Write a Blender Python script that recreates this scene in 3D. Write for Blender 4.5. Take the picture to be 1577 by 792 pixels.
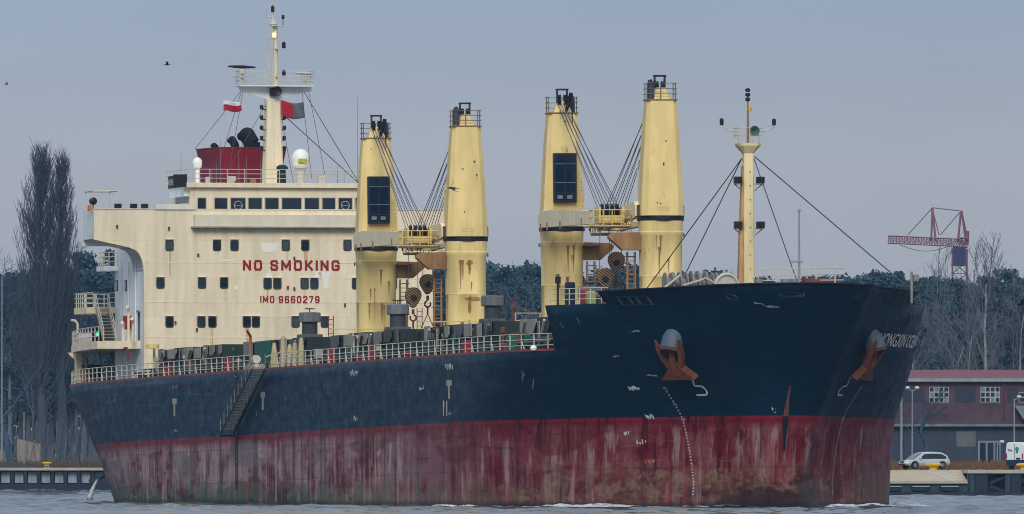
import bpy, bmesh, math, random
import numpy as np
from mathutils import Vector, Matrix, Euler
R = math.radians
rng = random.Random(7)
for o in list(bpy.data.objects): bpy.data.objects.remove(o)
scn = bpy.context.scene
COL = scn.collection

# ------------------------------------------------------------------ camera
FPX, CX, HY, CH = 25000.0, 788.5, 721.0, 2.6      # focal length in photo pixels, picture centre, horizon row, eye height
W0, H0 = 1577.0, 792.0
cam_d = bpy.data.cameras.new('camera'); cam = bpy.data.objects.new('camera', cam_d); COL.objects.link(cam)
cam.location = (0, 0, CH); cam.rotation_euler = (R(90), 0, 0)
cam_d.sensor_width = 36; cam_d.lens = 36 * FPX / W0
cam_d.shift_y = (HY - H0 / 2) / W0
cam_d.clip_start = 1.0; cam_d.clip_end = 12000
scn.camera = cam

# ------------------------------------------------------------------ light
SUN_EL, SUN_AZ = 36.0, 184.0           # degrees; azimuth clockwise from +Y (behind and left of the camera)
world = bpy.data.worlds.new('World'); scn.world = world; world.use_nodes = True
nt = world.node_tree; N = nt.nodes; N.clear()
out = N.new('ShaderNodeOutputWorld'); bg = N.new('ShaderNodeBackground'); bg.inputs['Strength'].default_value = 0.1
sky = N.new('ShaderNodeTexSky'); sky.sky_type = 'NISHITA'; sky.sun_disc = False
sky.sun_elevation = R(SUN_EL); sky.sun_rotation = R(SUN_AZ); sky.dust_density = 2.0; sky.air_density = 1.0; sky.ozone_density = 2.0
tc = N.new('ShaderNodeTexCoord'); sx = N.new('ShaderNodeSeparateXYZ'); nt.links.new(tc.outputs['Generated'], sx.inputs[0])
ramp = N.new('ShaderNodeValToRGB')      # overcast cloud deck: lilac grey at the horizon, bluer above, brighter to the zenith
mr = N.new('ShaderNodeMath'); mr.operation = 'POWER'; mr.use_clamp = True; mr.inputs[1].default_value = 0.5
nt.links.new(sx.outputs['Z'], mr.inputs[0]); nt.links.new(mr.outputs[0], ramp.inputs[0])
cr = ramp.color_ramp
SKYK = 1.06
cr.elements[0].position = 0.0; cr.elements[0].color = (.295, .308, .362, 1)
cr.elements[1].position = 1.0; cr.elements[1].color = (.54, .57, .62, 1)
e = cr.elements.new(.138); e.color = (.310, .338, .396, 1)
e = cr.elements.new(.168); e.color = (.252, .314, .415, 1)
e = cr.elements.new(.40); e.color = (.29, .345, .43, 1)
mul = N.new('ShaderNodeVectorMath'); mul.operation = 'SCALE'; mul.inputs['Scale'].default_value = 10.0 * SKYK
cn = N.new('ShaderNodeTexNoise'); cn.inputs['Scale'].default_value = 1.0; cn.inputs['Detail'].default_value = 4      # faint unevenness of the cloud deck
cm = N.new('ShaderNodeMapping'); cm.inputs['Scale'].default_value = (22, 22, 70); nt.links.new(tc.outputs['Generated'], cm.inputs[0]); nt.links.new(cm.outputs[0], cn.inputs['Vector'])
cmr = N.new('ShaderNodeMapRange'); cmr.inputs[1].default_value = .3; cmr.inputs[2].default_value = .7; cmr.inputs[3].default_value = .95; cmr.inputs[4].default_value = 1.05; nt.links.new(cn.outputs['Fac'], cmr.inputs[0])
cmul = N.new('ShaderNodeVectorMath'); cmul.operation = 'SCALE'; nt.links.new(ramp.outputs[0], cmul.inputs[0]); nt.links.new(cmr.outputs[0], cmul.inputs['Scale'])
nt.links.new(cmul.outputs[0], mul.inputs[0])
mix = N.new('ShaderNodeMix'); mix.data_type = 'RGBA'; mix.inputs[0].default_value = 0.93
nt.links.new(sky.outputs[0], mix.inputs[6]); nt.links.new(mul.outputs[0], mix.inputs[7])
nt.links.new(mix.outputs[2], bg.inputs[0]); nt.links.new(bg.outputs[0], out.inputs[0])

sun_d = bpy.data.lights.new('sun', 'SUN'); sun_d.energy = 1.5; sun_d.angle = R(24); sun_d.color = (1, .95, .87)
sun = bpy.data.objects.new('sun', sun_d); COL.objects.link(sun)
sdir = Vector((math.sin(R(SUN_AZ)) * math.cos(R(SUN_EL)), math.cos(R(SUN_AZ)) * math.cos(R(SUN_EL)), math.sin(R(SUN_EL))))
sun.rotation_euler = sdir.to_track_quat('Z', 'Y').to_euler(); sun.location = sdir * 200 + Vector((0, 1000, 0))
scn.view_settings.view_transform = 'Standard'; scn.view_settings.look = 'None'
scn.view_settings.exposure = 0.25; scn.view_settings.gamma = 1.0; scn.view_settings.use_curve_mapping = False
scn.render.engine = 'CYCLES'; scn.cycles.use_denoising = True
scn.cycles.max_bounces = 6; scn.cycles.diffuse_bounces = 3; scn.cycles.glossy_bounces = 3; scn.cycles.volume_bounces = 0
scn.cycles.transmission_bounces = 4; scn.cycles.transparent_max_bounces = 6
scn.render.filter_size = 1.2 if hasattr(scn.render, 'filter_size') else 1.5
scn.cycles.filter_width = 1.0

def wx(px, Y): return (px - CX) * Y / FPX            # lateral metres of a picture column at distance Y
def wz(py, Y): return CH + (HY - py) * Y / FPX

# ------------------------------------------------------------------ materials
def c8(r, g, b, k=1.0):
    f = lambda v: ((v / 255 + .055) / 1.055) ** 2.4 if v > 10 else v / 255 / 12.92
    return (f(r) * k, f(g) * k, f(b) * k, 1)
MATS = {}
def paint(name, col, rough=.55, metal=0, var=.25, scale=.8, rust=0.0, rustcol=None, streak=True, bump=.0, spec=.35, rs=1.0):
    if name in MATS: return MATS[name]
    m = bpy.data.materials.new(name); m.use_nodes = True; t = m.node_tree; n = t.nodes; L = t.links.new
    b = n['Principled BSDF']; b.inputs['Roughness'].default_value = rough; b.inputs['Metallic'].default_value = metal
    b.inputs['Specular IOR Level'].default_value = spec
    tcn = n.new('ShaderNodeTexCoord'); oi = n.new('ShaderNodeObjectInfo')
    ad = n.new('ShaderNodeVectorMath'); ad.operation = 'MULTIPLY_ADD'; ad.inputs[1].default_value = (1, 1, 1)
    sc = n.new('ShaderNodeVectorMath'); sc.operation = 'SCALE'; sc.inputs[0].default_value = (37, 23, 11); L(oi.outputs['Random'], sc.inputs['Scale'])
    L(tcn.outputs['Object'], ad.inputs[0]); L(sc.outputs[0], ad.inputs[2])
    mp = n.new('ShaderNodeMapping'); mp.inputs['Scale'].default_value = (scale, scale, scale * (.22 if streak else 1)); L(ad.outputs[0], mp.inputs[0])
    ns = n.new('ShaderNodeTexNoise'); ns.inputs['Scale'].default_value = 1.6; ns.inputs['Detail'].default_value = 6; ns.inputs['Roughness'].default_value = .62
    L(mp.outputs[0], ns.inputs['Vector'])
    rp = n.new('ShaderNodeMapRange'); rp.inputs[1].default_value = .3; rp.inputs[2].default_value = .7
    rp.inputs[3].default_value = 1 - var; rp.inputs[4].default_value = 1 + var * .6; L(ns.outputs['Fac'], rp.inputs[0])
    mu = n.new('ShaderNodeVectorMath'); mu.operation = 'SCALE'; mu.inputs[0].default_value = col[:3]; L(rp.outputs[0], mu.inputs['Scale'])
    last = mu.outputs[0]
    if rust > 0:
        rc = rustcol or c8(120, 66, 34)
        mp2 = n.new('ShaderNodeMapping'); mp2.inputs['Scale'].default_value = (1.7 * rs, 1.7 * rs, .5 * rs if streak else 1.7 * rs); L(ad.outputs[0], mp2.inputs[0])
        n2 = n.new('ShaderNodeTexNoise'); n2.inputs['Scale'].default_value = 1.1; n2.inputs['Detail'].default_value = 8; n2.inputs['Roughness'].default_value = .7
        L(mp2.outputs[0], n2.inputs['Vector'])
        r2 = n.new('ShaderNodeMapRange'); r2.inputs[1].default_value = .72 - .25 * rust; r2.inputs[2].default_value = .82 - .2 * rust; L(n2.outputs['Fac'], r2.inputs[0])
        mx = n.new('ShaderNodeMix'); mx.data_type = 'RGBA'; L(r2.outputs[0], mx.inputs[0]); L(last, mx.inputs[6]); mx.inputs[7].default_value = rc
        last = mx.outputs[2]
    L(last, b.inputs['Base Color'])
    if bump > 0:
        bp = n.new('ShaderNodeBump'); bp.inputs['Strength'].default_value = bump; bp.inputs['Distance'].default_value = .1
        L(ns.outputs['Fac'], bp.inputs['Height']); L(bp.outputs[0], b.inputs['Normal'])
    MATS[name] = m; return m
def emit(name, col, s):
    m = bpy.data.materials.new(name); m.use_nodes = True; b = m.node_tree.nodes['Principled BSDF']
    b.inputs['Base Color'].default_value = col; b.inputs['Emission Color'].default_value = col; b.inputs['Emission Strength'].default_value = s
    return m
HAZE = 3.2e-5

def plated(name, col, bw, rh, var=.16, dent=.5, axis='x'):
    """painted steel plating: seams, dents between the frames, faint dirt runs"""
    m = paint(name, col, var=var, scale=.45, rust=.36, rustcol=tuple(v * f for v, f in zip(col[:3], (.76, .68, .56))) + (1,), rs=.8); t = m.node_tree; n = t.nodes; L = t.links.new; b = n['Principled BSDF']
    tcn = n.new('ShaderNodeTexCoord'); sp = n.new('ShaderNodeSeparateXYZ'); cb = n.new('ShaderNodeCombineXYZ'); L(tcn.outputs['Object'], sp.inputs[0])
    L(sp.outputs['Y' if axis == 'x' else 'X'], cb.inputs[0]); L(sp.outputs['Z'], cb.inputs[1])
    br = n.new('ShaderNodeTexBrick'); br.inputs['Scale'].default_value = 1; br.inputs['Brick Width'].default_value = bw; br.inputs['Row Height'].default_value = rh; br.inputs['Mortar Size'].default_value = .025; br.inputs['Mortar Smooth'].default_value = .6
    br.inputs['Color1'].default_value = (1, 1, 1, 1); br.inputs['Color2'].default_value = (.90, .91, .93, 1); br.inputs['Mortar'].default_value = (.82, .80, .76, 1); L(cb.outputs[0], br.inputs['Vector'])
    src = b.inputs['Base Color'].links[0].from_socket; mx = n.new('ShaderNodeMix'); mx.data_type = 'RGBA'; mx.blend_type = 'MULTIPLY'; mx.inputs[0].default_value = .9; L(src, mx.inputs[6]); L(br.outputs['Color'], mx.inputs[7]); L(mx.outputs[2], b.inputs['Base Color'])
    wv = n.new('ShaderNodeTexWave'); wv.inputs['Scale'].default_value = .42; wv.inputs['Distortion'].default_value = 2.5; wv.inputs['Detail'].default_value = 2; L(cb.outputs[0], wv.inputs['Vector'])
    bp = n.new('ShaderNodeBump'); bp.inputs['Strength'].default_value = dent; bp.inputs['Distance'].default_value = .06; L(wv.outputs['Fac'], bp.inputs['Height']); L(bp.outputs[0], b.inputs['Normal'])
    return m
K = 1.18
cream   = plated('cream_paint', c8(225, 211, 182, K), 4.6, 2.77)
house_w = paint('house_white', c8(214, 219, 224, K), var=.2, scale=.5, rust=.22, rustcol=c8(150, 135, 115), bump=.12)
cr_y    = paint('crane_buff', c8(222, 198, 134, K), var=.2, scale=.5, rust=.42, rustcol=c8(168, 118, 66), bump=.06, rs=1.1)
cr_jib  = paint('jib_cream', c8(226, 214, 180, K), var=.15, scale=.6, rust=.2, rustcol=c8(160, 110, 60))
cr_rust = paint('rusty_orange', c8(160, 112, 66, 1), var=.35, scale=1.2, rust=.6, rustcol=c8(120, 70, 36))
yellow  = paint('rail_yellow', c8(214, 190, 120, K), var=.3, scale=2, rust=.35, rustcol=c8(130, 80, 40))
white   = paint('white_rail', c8(186, 184, 174, K), var=.2, scale=2, rust=.18, rustcol=c8(165, 125, 85))
black   = paint('black_gear', c8(24, 26, 30), var=.4, scale=2, rough=.5)
rope    = paint('wire_rope', c8(66, 74, 90), var=.3, scale=2, rough=.6)
grey    = paint('deck_grey', c8(88, 93, 96), var=.35, scale=1.2, rust=.3, rustcol=c8(96, 78, 64))
greyl   = paint('panel_grey', c8(138, 134, 128), var=.4, scale=1.5, rust=.42, rustcol=c8(92, 66, 52))
dgreen  = paint('deck_green', c8(14, 52, 50), var=.4, scale=1.0, rust=.2, rustcol=c8(50, 45, 40))
dark    = paint('dark_void', c8(14, 20, 28), var=.3)
redp    = paint('funnel_red', c8(126, 18, 40, 1.1), var=.18, scale=.5, rust=.15, rustcol=c8(110, 30, 40), bump=.15)
redl    = paint('letter_red', c8(150, 26, 44), var=.3, scale=3, streak=False)
reds    = paint('red_fitting', c8(136, 34, 42), var=.25)
whitel  = paint('letter_white', c8(205, 208, 205), var=.35, scale=5, streak=False, rough=.8)
rustm   = paint('anchor_rust', c8(116, 64, 46), var=.45, scale=2.2, rust=.4, rustcol=c8(86, 46, 34), streak=False, bump=.4, rough=.85)
ancg    = paint('bolster_grey', c8(86, 98, 116), var=.3, scale=1.5, rust=.2)
glass   = paint('dark_glass', c8(20, 36, 52), var=.3, rough=.08, spec=.6, streak=False)
cabg    = paint('cab_glass', c8(14, 34, 58), var=.5, scale=1.2, rough=.1, spec=.6)
navy_t  = paint('navy_trim', c8(16, 28, 48), var=.3)
dome_w  = paint('radome_white', c8(228, 230, 226, K), var=.06, rough=.4)
drum_g  = paint('winch_grey', c8(138, 138, 134), var=.3, scale=2, rust=.3, rustcol=c8(110, 84, 60))
orange  = paint('orange_gear', c8(206, 106, 40), var=.2)
shaft   = paint('gangway_dark', c8(26, 34, 42), var=.3)
tread   = paint('tread_grey', c8(140, 144, 142), var=.25)

# ------------------------------------------------------------------ mesh helpers
class MB:
    def __init__(s): s.v = []; s.f = []; s.m = []; s.cur = 0
    def add(s, vs, fs):
        k = len(s.v); s.v += [tuple(p) for p in vs]; s.f += [tuple(i + k for i in f) for f in fs]; s.m += [s.cur] * len(fs); return s
    def box(s, x0, x1, y0, y1, z0, z1):
        return s.add([(x0,y0,z0),(x1,y0,z0),(x1,y1,z0),(x0,y1,z0),(x0,y0,z1),(x1,y0,z1),(x1,y1,z1),(x0,y1,z1)],
              [(3,2,1,0),(4,5,6,7),(0,1,5,4),(1,2,6,5),(2,3,7,6),(3,0,4,7)])
    def tube(s, a, b, r0, r1=None, n=8, cap=True):
        a = Vector(a); b = Vector(b); r1 = r0 if r1 is None else r1
        d = (b - a)
        if d.length < 1e-6: return s
        d.normalize(); u = d.orthogonal().normalized(); w = d.cross(u)
        vs = []; fs = []
        for i in range(n):
            q = 2 * math.pi * i / n; e = u * math.cos(q) + w * math.sin(q); vs.append(a + e * r0)
        for i in range(n):
            q = 2 * math.pi * i / n; e = u * math.cos(q) + w * math.sin(q); vs.append(b + e * r1)
        for i in range(n): fs.append((i, (i + 1) % n, n + (i + 1) % n, n + i))
        if cap: fs.append(tuple(range(n - 1, -1, -1))); fs.append(tuple(range(n, 2 * n)))
        return s.add(vs, fs)
    def path(s, pts, r, n=6):
        for p, q in zip(pts[:-1], pts[1:]): s.tube(p, q, r, n=n)
        return s
    def bar(s, a, b, w, h, up=(0,0,1)):
        a = Vector(a); b = Vector(b); d = (b - a).normalized(); sd = d.cross(Vector(up)); 
        if sd.length < 1e-4: sd = d.cross(Vector((1,0,0)))
        sd.normalize(); u = sd.cross(d)
        vs = []
        for p in (a, b):
            for i, j in ((-1,-1),(1,-1),(1,1),(-1,1)): vs.append(p + sd * (w / 2 * i) + u * (h / 2 * j))
        return s.add(vs, [(3,2,1,0),(4,5,6,7),(0,1,5,4),(1,2,6,5),(2,3,7,6),(3,0,4,7)])
    def loft(s, rings, cap=True, closed=True):
        n = len(rings[0]); vs = [p for r in rings for p in r]; fs = []
        for k in range(len(rings) - 1):
            for i in range(n if closed else n - 1):
                j = (i + 1) % n; fs.append((k*n+i, k*n+j, (k+1)*n+j, (k+1)*n+i))
        if cap and closed: fs.append(tuple(range(n - 1, -1, -1))); fs.append(tuple(range((len(rings)-1)*n, len(rings)*n)))
        return s.add(vs, fs)
    def lathe(s, prof, c=(0,0,0), n=20, axis='z'):
        rings = []
        for r, h in prof:
            ring = []
            for i in range(n):
                q = 2 * math.pi * i / n; a, b = r * math.cos(q), r * math.sin(q)
                p = {'z': (a, b, h), 'x': (h, a, b), 'y': (b, h, a)}[axis]
                ring.append((c[0] + p[0], c[1] + p[1], c[2] + p[2]))
            rings.append(ring)
        return s.loft(rings)
    def prism(s, pts, d):      # planar polygon pushed by the vector d
        n = len(pts); d = Vector(d); vs = [Vector(p) for p in pts] + [Vector(p) + d for p in pts]
        return s.add(vs, [tuple(range(n - 1, -1, -1)), tuple(range(n, 2 * n))] + [(i, (i+1) % n, n + (i+1) % n, n + i) for i in range(n)])
    def build(s, name, mat, parent=None, smooth=False, bevel=0, fix=True):
        me = bpy.data.meshes.new(name); me.from_pydata(s.v, [], s.f)
        for m in (mat if isinstance(mat, (list, tuple)) else [mat]): me.materials.append(m)
        if len(me.materials) > 1: me.polygons.foreach_set('material_index', s.m)
        if fix:
            bm = bmesh.new(); bm.from_mesh(me); bmesh.ops.recalc_face_normals(bm, faces=bm.faces); bm.to_mesh(me); bm.free()
        if smooth:
            me.polygons.foreach_set('use_smooth', [True] * len(me.polygons)); me.set_sharp_from_angle(angle=R(38))
        me.update()
        o = bpy.data.objects.new(name, me); COL.objects.link(o)
        if parent: o.parent = parent
        if bevel:
            b = o.modifiers.new('bevel', 'BEVEL'); b.width = bevel; b.segments = 2; b.limit_method = 'ANGLE'
        return o
def share(o, parent, loc=None, rot=None, name=None):
    c = o.copy(); COL.objects.link(c); c.parent = parent
    if loc is not None: c.location = loc
    if rot is not None: c.rotation_euler = rot
    return c
def copy_tree(o, parent=None):
    kids = [k for k in bpy.data.objects if k.parent == o]
    c = o.copy(); COL.objects.link(c); c.parent = parent
    for k in kids: copy_tree(k, c)
    return c
def empty(name, loc=(0,0,0), rot=(0,0,0)):
    o = bpy.data.objects.new(name, None); COL.objects.link(o); o.location = loc; o.rotation_euler = rot; return o
def tag(o, label=None, cat=None, group=None, kind=None):
    if label: o['label'] = label
    if cat: o['category'] = cat
    if group: o['group'] = group
    if kind: o['kind'] = kind
    return o
def text_mesh(txt, size=1.0, bold=0.0, sx=1.0, space=1.0):
    cu = bpy.data.curves.new('t', 'FONT'); cu.body = txt; cu.size = size; cu.offset = bold; cu.space_character = space; cu.align_x = 'CENTER'; cu.align_y = 'CENTER'
    cu.resolution_u = 3
    o = bpy.data.objects.new('t', cu); COL.objects.link(o)
    dg = bpy.context.evaluated_depsgraph_get(); me = o.evaluated_get(dg).to_mesh()
    vs = [(v.co.x * sx, v.co.y) for v in me.vertices]; fs = [tuple(p.vertices) for p in me.polygons]
    o.evaluated_get(dg).to_mesh_clear(); bpy.data.objects.remove(o); bpy.data.curves.remove(cu)
    return vs, fs
# ------------------------------------------------------------------ the ship: X forward, Y to port, Z up from the keel, stem near X = 0
YAW, TRIM = R(13.6 - 90), R(0.63)
ship = empty('cargo_ship', rot=(0, -TRIM, YAW))
Rm = Euler((0, -TRIM, YAW), 'XYZ').to_matrix()
ship.location = Vector((17.57, 1042, 5.97)) - Rm @ Vector((0, 0, 10.2))
SM = Matrix.Translation(ship.location) @ Rm.to_4x4(); SI = SM.inverted()
tag(ship, 'large navy and red bulk carrier with cream deckhouse and four buff deck cranes', 'ship')
def pick(px, py, ax, val):                # local ship point seen at a picture point on the plane (axis ax = val)
    o = SI @ Vector((0, 0, CH)); d = SI.to_3x3() @ Vector(((px - CX) / FPX, 1, (HY - py) / FPX))
    k = (val - o[ax]) / d[ax]; return o + d * k
BH, ZB, ZD, ZF, ZT = 14.2, 10.2, 14.6, 17.5, 18.6
def herm(x, xs, ys):
    n = len(xs)
    if x <= xs[0]: return ys[0]
    if x >= xs[-1]: return ys[-1]
    for i in range(n - 1):
        if x <= xs[i+1]: break
    sl = [(ys[k+1]-ys[k])/(xs[k+1]-xs[k]) for k in range(n-1)]
    t = lambda k: sl[0] if k == 0 else sl[-1] if k == n-1 else (sl[k-1]+sl[k])/2
    h = xs[i+1]-xs[i]; u = (x-xs[i])/h
    return (2*u**3-3*u*u+1)*ys[i]+(u**3-2*u*u+u)*h*t(i)+(-2*u**3+3*u*u)*ys[i+1]+(u**3-u*u)*h*t(i+1)
def stem_main(z): return herm(z, [0, 6, 8, 10.2, 12, 14.6, 16.5, 18.6], [-1.2, -.7, -.5, 0, .75, 2.4, 3.8, 5.3])
def bulb_q(z): return max(0.0, 1 - ((z - 2.2) / 3.7) ** 2)
def stem(z):
    return max(stem_main(z), -1.5 + 5.2 * math.sqrt(bulb_q(z)) if bulb_q(z) > 0 else -9)
def tran(z): return -170 + max(0.0, 11 - z) * 1.5
def half(x, z):
    s = stem_main(z) - x
    w = 0.0
    if s > 0:
        Lz = np.interp(z, [0, 10.2, 12, 14.6, 18.6], [35, 33, 31.5, 30, 29]); n = np.interp(z, [0, 10.2, 12, 14.6, 17.5, 18.6], [2.35, 2.3, 2.45, 2.5, 2.34, 2.4])
        u = min(1.0, s / Lz); w = BH * (1 - (1 - u) ** n)
        rr0 = np.interp(z, [0, 6, 10.2, 18.6], [.8, 1.2, 2.2, 4.2]); r = min(math.sqrt(2 * rr0 * s), rr0 * 1.15); w = (w ** 3 + r ** 3) ** (1 / 3)
        w = min(w, BH)
    q = bulb_q(z)
    if q > 0:
        tip = -1.5 + 5.2 * math.sqrt(q)
        if x < tip:
            wb = 3.3 * math.sqrt(q) * math.sqrt(max(0, 1 - max(0.0, (x + 4)) ** 2 / (tip + 4) ** 2)) * min(1, max(0, (x + 16) / 8))
            w = (w ** 3 + wb ** 3) ** (1 / 3); w = min(w, BH)
    t0 = np.interp(z, [1, 6, 10.2, 14.6], [112, 122, 133, 142]); Lr = np.interp(z, [1, 6, 10.2, 14.6], [68, 65, 57, 56])
    t = -x
    if t > t0: w *= max(0.02, 1 - ((t - t0) / Lr) ** 2)
    return w
zrow = [0.3, 1.5, 2.7, 3.6, 4.3, 4.9, 5.4, 5.8, 6.3, 7, 7.8, 8.6, 9.4, 10.2, 11, 11.8, 12.6, 13.4, 14, 14.6, 15.3, 16, 16.7, 17.5, 18.05, 18.6]
nlow = zrow.index(ZD) + 1
XB, XBW = -13.0, -7.0
colA = [('f', (i / 22) ** 2) for i in range(23)] + [('x', XBW + (XB - XBW) * k / 4) for k in (1, 2, 3, 4)]
colB = [XB - 170 * (i / 60) for i in range(1, 61)]
def sheer(x, z): return z if z <= ZF else ZF + (z - ZF) * (.72 + .28 * max(0, min(1, (x + 7) / 12)))
def hull_side(sg, mb):
    idx = {}
    def V(j, i):
        if (j, i) in idx: return idx[(j, i)]
        z = zrow[i]
        if j < len(colA):
            k, v = colA[j]; x = stem(z) + (XBW - stem(z)) * v if k == 'f' else v
        else:
            f = (j - len(colA) + 1) / 60; x = XB + (tran(z) - XB) * f
        w = half(x, z) if j > 0 else 0.0
        z = sheer(x, z)
        mb.v.append((x, sg * w, z)); idx[(j, i)] = len(mb.v) - 1; return idx[(j, i)]
    nj = len(colA) + 60
    for j in range(nj - 1):
        for i in range(len(zrow) - 1):
            if j >= len(colA) - 1 and i >= nlow - 1: continue
            if j >= 22 and zrow[i] >= ZF - .01: continue
            q = (V(j, i), V(j+1, i), V(j+1, i+1), V(j, i+1)); mb.f.append(q); mb.m.append(0)
    return [V(nj - 1, i) for i in range(nlow)]
mb = MB(); a = hull_side(-1, mb); b = hull_side(1, mb)
for i in range(nlow - 1): mb.f.append((a[i], b[i], b[i+1], a[i+1])); mb.m.append(0)
# the hull paint ---------------------------------------------------------------
def hull_paint():
    m = bpy.data.materials.new('hull_paint'); m.use_nodes = True; t = m.node_tree; n = t.nodes; L = t.links.new
    b = n['Principled BSDF']; b.inputs['Roughness'].default_value = .55; b.inputs['Specular IOR Level'].default_value = .12
    tcn = n.new('ShaderNodeTexCoord'); sp = n.new('ShaderNodeSeparateXYZ'); L(tcn.outputs['Object'], sp.inputs[0])
    X, Z = sp.outputs[0], sp.outputs[2]
    def mth(op, a, b_=0.0, c=0.0, clamp=False):
        k = n.new('ShaderNodeMath'); k.operation = op; k.use_clamp = clamp
        for q, v in enumerate((a, b_, c)):
            if isinstance(v, (int, float)): k.inputs[q].default_value = v
            else: L(v, k.inputs[q])
        return k.outputs[0]
    def rng_(v, a0, a1, b0=0.0, b1=1.0):
        k = n.new('ShaderNodeMapRange'); L(v, k.inputs[0])
        for q, w in zip((1, 2, 3, 4), (a0, a1, b0, b1)): k.inputs[q].default_value = w
        return k.outputs[0]
    def noise(scale, detail=6, rough=.6, off=0):
        mp = n.new('ShaderNodeMapping'); mp.inputs['Scale'].default_value = scale; mp.inputs['Location'].default_value = (off, off * .7, off * .3)
        L(tcn.outputs['Object'], mp.inputs[0]); k = n.new('ShaderNodeTexNoise'); k.inputs['Scale'].default_value = 1; k.inputs['Detail'].default_value = detail
        k.inputs['Roughness'].default_value = rough; L(mp.outputs[0], k.inputs['Vector']); return k.outputs['Fac']
    def mixc(f, a, b_):
        k = n.new('ShaderNodeMix'); k.data_type = 'RGBA'
        for q, v in ((0, f), (6, a), (7, b_)):
            if isinstance(v, (tuple, float, int)): k.inputs[q].default_value = v
            else: L(v, k.inputs[q])
        return k.outputs[2]
    big = noise((.03, .1, .14), 4, .6, 3); mid = noise((.11, .3, .5), 6, .68, 11); st = noise((.17, .6, .09), 6, .68, 5); fine = noise((.6, 1.6, 1.3), 8, .7, 21)
    stf = noise((.5, 1.6, .12), 6, .66, 31); sth = noise((.06, .18, 2.2), 4, .6, 41)
    aft = rng_(X, -15, -75)                                     # newer paint forward, faded and scraped aft
    # topsides
    nv = mixc(rng_(mid, .35, .7), c8(0, 36, 58, .85), c8(2, 46, 70, .85))
    fade = mth('MULTIPLY', aft, rng_(mth('ADD', mth('MULTIPLY', big, .6), mth('MULTIPLY', st, .4)), .36, .64))
    nv = mixc(fade, nv, c8(6, 52, 78, .9))
    nv = mixc(mth('MULTIPLY', mth('MULTIPLY', rng_(sth, .58, .66), aft), .45), nv, c8(64, 90, 108))
    nv = mixc(mth('MULTIPLY', rng_(stf, .66, .74), mth('MULTIPLY', aft, .28)), nv, c8(110, 124, 128))
    nv = mixc(mth('MULTIPLY', mth('MULTIPLY', rng_(fine, .68, .72), rng_(mid, .5, .6)), mth('MULTIPLY', aft, .6)), nv, c8(140, 132, 124))
    # boot top and bottom paint
    rd = mixc(rng_(mid, .3, .7), c8(96, 14, 28), c8(122, 28, 42))
    pk = mixc(rng_(fine, .3, .7), c8(138, 96, 104), c8(186, 160, 162))
    wear = mth('MULTIPLY', rng_(X, -30, -70, .2, 1.0), rng_(mth('ADD', mth('MULTIPLY', st, .5), mth('MULTIPLY', mid, .5)), .44, .53))
    below = rng_(mth('ADD', Z, mth('MULTIPLY', stf, .8)), 10.35, 9.7)
    rd = mixc(mth('MULTIPLY', mth('MULTIPLY', wear, below), .9), rd, pk)
    rd = mixc(mth('MULTIPLY', rng_(stf, .54, .61), mth('MULTIPLY', below, rng_(X, -18, -60, .4, .8))), rd, c8(186, 168, 164))
    rd = mixc(mth('MULTIPLY', mth('GREATER_THAN', Z, 9.98), .7), rd, c8(134, 34, 46))
    rd = mixc(mth('MULTIPLY', rng_(st, .46, .36), .75), rd, c8(78, 6, 20))
    rd = mixc(mth('MULTIPLY', rng_(stf, .43, .37), .75), rd, c8(40, 8, 18))
    rd = mixc(mth('MULTIPLY', rng_(sth, .64, .70), mth('MULTIPLY', below, .45)), rd, c8(130, 102, 102))
    rd = mixc(mth('MULTIPLY', rng_(sth, .36, .30), mth('MULTIPLY', below, .5)), rd, c8(40, 10, 20))
    drip = noise((1.1, 3.2, .02), 3, .55, 71)
    rd = mixc(mth('MULTIPLY', rng_(drip, .60, .66), mth('MULTIPLY', below, rng_(X, -18, -60, .12, .6))), rd, c8(176, 150, 146))
    rd = mixc(mth('MULTIPLY', rng_(drip, .40, .35), .65), rd, c8(34, 8, 16))
    blk = noise((.10, .3, .55), 2, .5, 81)
    rd = mixc(mth('MULTIPLY', rng_(blk, .60, .63), mth('MULTIPLY', below, .55)), rd, c8(92, 8, 22))
    rd = mixc(mth('MULTIPLY', rng_(blk, .40, .37), mth('MULTIPLY', mth('MULTIPLY', below, aft), .6)), rd, c8(112, 104, 108))
    # fouling, by height over the water line
    hh = mth('ADD', mth('ADD', Z, -4.23), mth('MULTIPLY', X, .011))
    bow = mth('MULTIPLY', rng_(X, -30, -6), rng_(X, 1.5, -4, .5, 1.0))
    top = mth('ADD', mth('ADD', mth('MULTIPLY', rng_(mth('ADD', mth('MULTIPLY', stf, .55), mth('MULTIPLY', st, .45)), .38, .62), 1.7), .45), mth('MULTIPLY', mth('MULTIPLY', bow, 2.6), rng_(mth('ADD', mth('MULTIPLY', mid, .5), mth('MULTIPLY', fine, .5)), .38, .60)))
    grain = noise((2.2, 5.0, 4.0), 8, .8, 61)
    foul = rng_(mth('ADD', mth('SUBTRACT', top, hh), mth('MULTIPLY', mth('SUBTRACT', grain, .5), 4.2)), -.5, .8)
    foul = mth('MULTIPLY', foul, rng_(drip, .60, .55, .12, 1.0))
    slime = mixc(rng_(X, -45, -75), c8(96, 84, 62), c8(30, 78, 50))
    slime = mixc(rng_(fine, .42, .60), slime, mixc(rng_(X, -45, -75), c8(126, 112, 88), c8(88, 108, 80)))
    slime = mixc(mth('MULTIPLY', rng_(fine, .56, .46), mth('MULTIPLY', rng_(X, -60, -20), .65)), slime, c8(74, 30, 34))
    slime = mixc(rng_(mid, .47, .39), slime, c8(28, 30, 28))
    rd = mixc(mth('MULTIPLY', foul, rng_(X, -55, -20, .92, .62)), rd, slime)
    rd = mixc(mth('MULTIPLY', rng_(mth('SUBTRACT', mth('MULTIPLY', mid, .8), hh), -.1, .2), .8), rd, c8(28, 36, 32))
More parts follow.
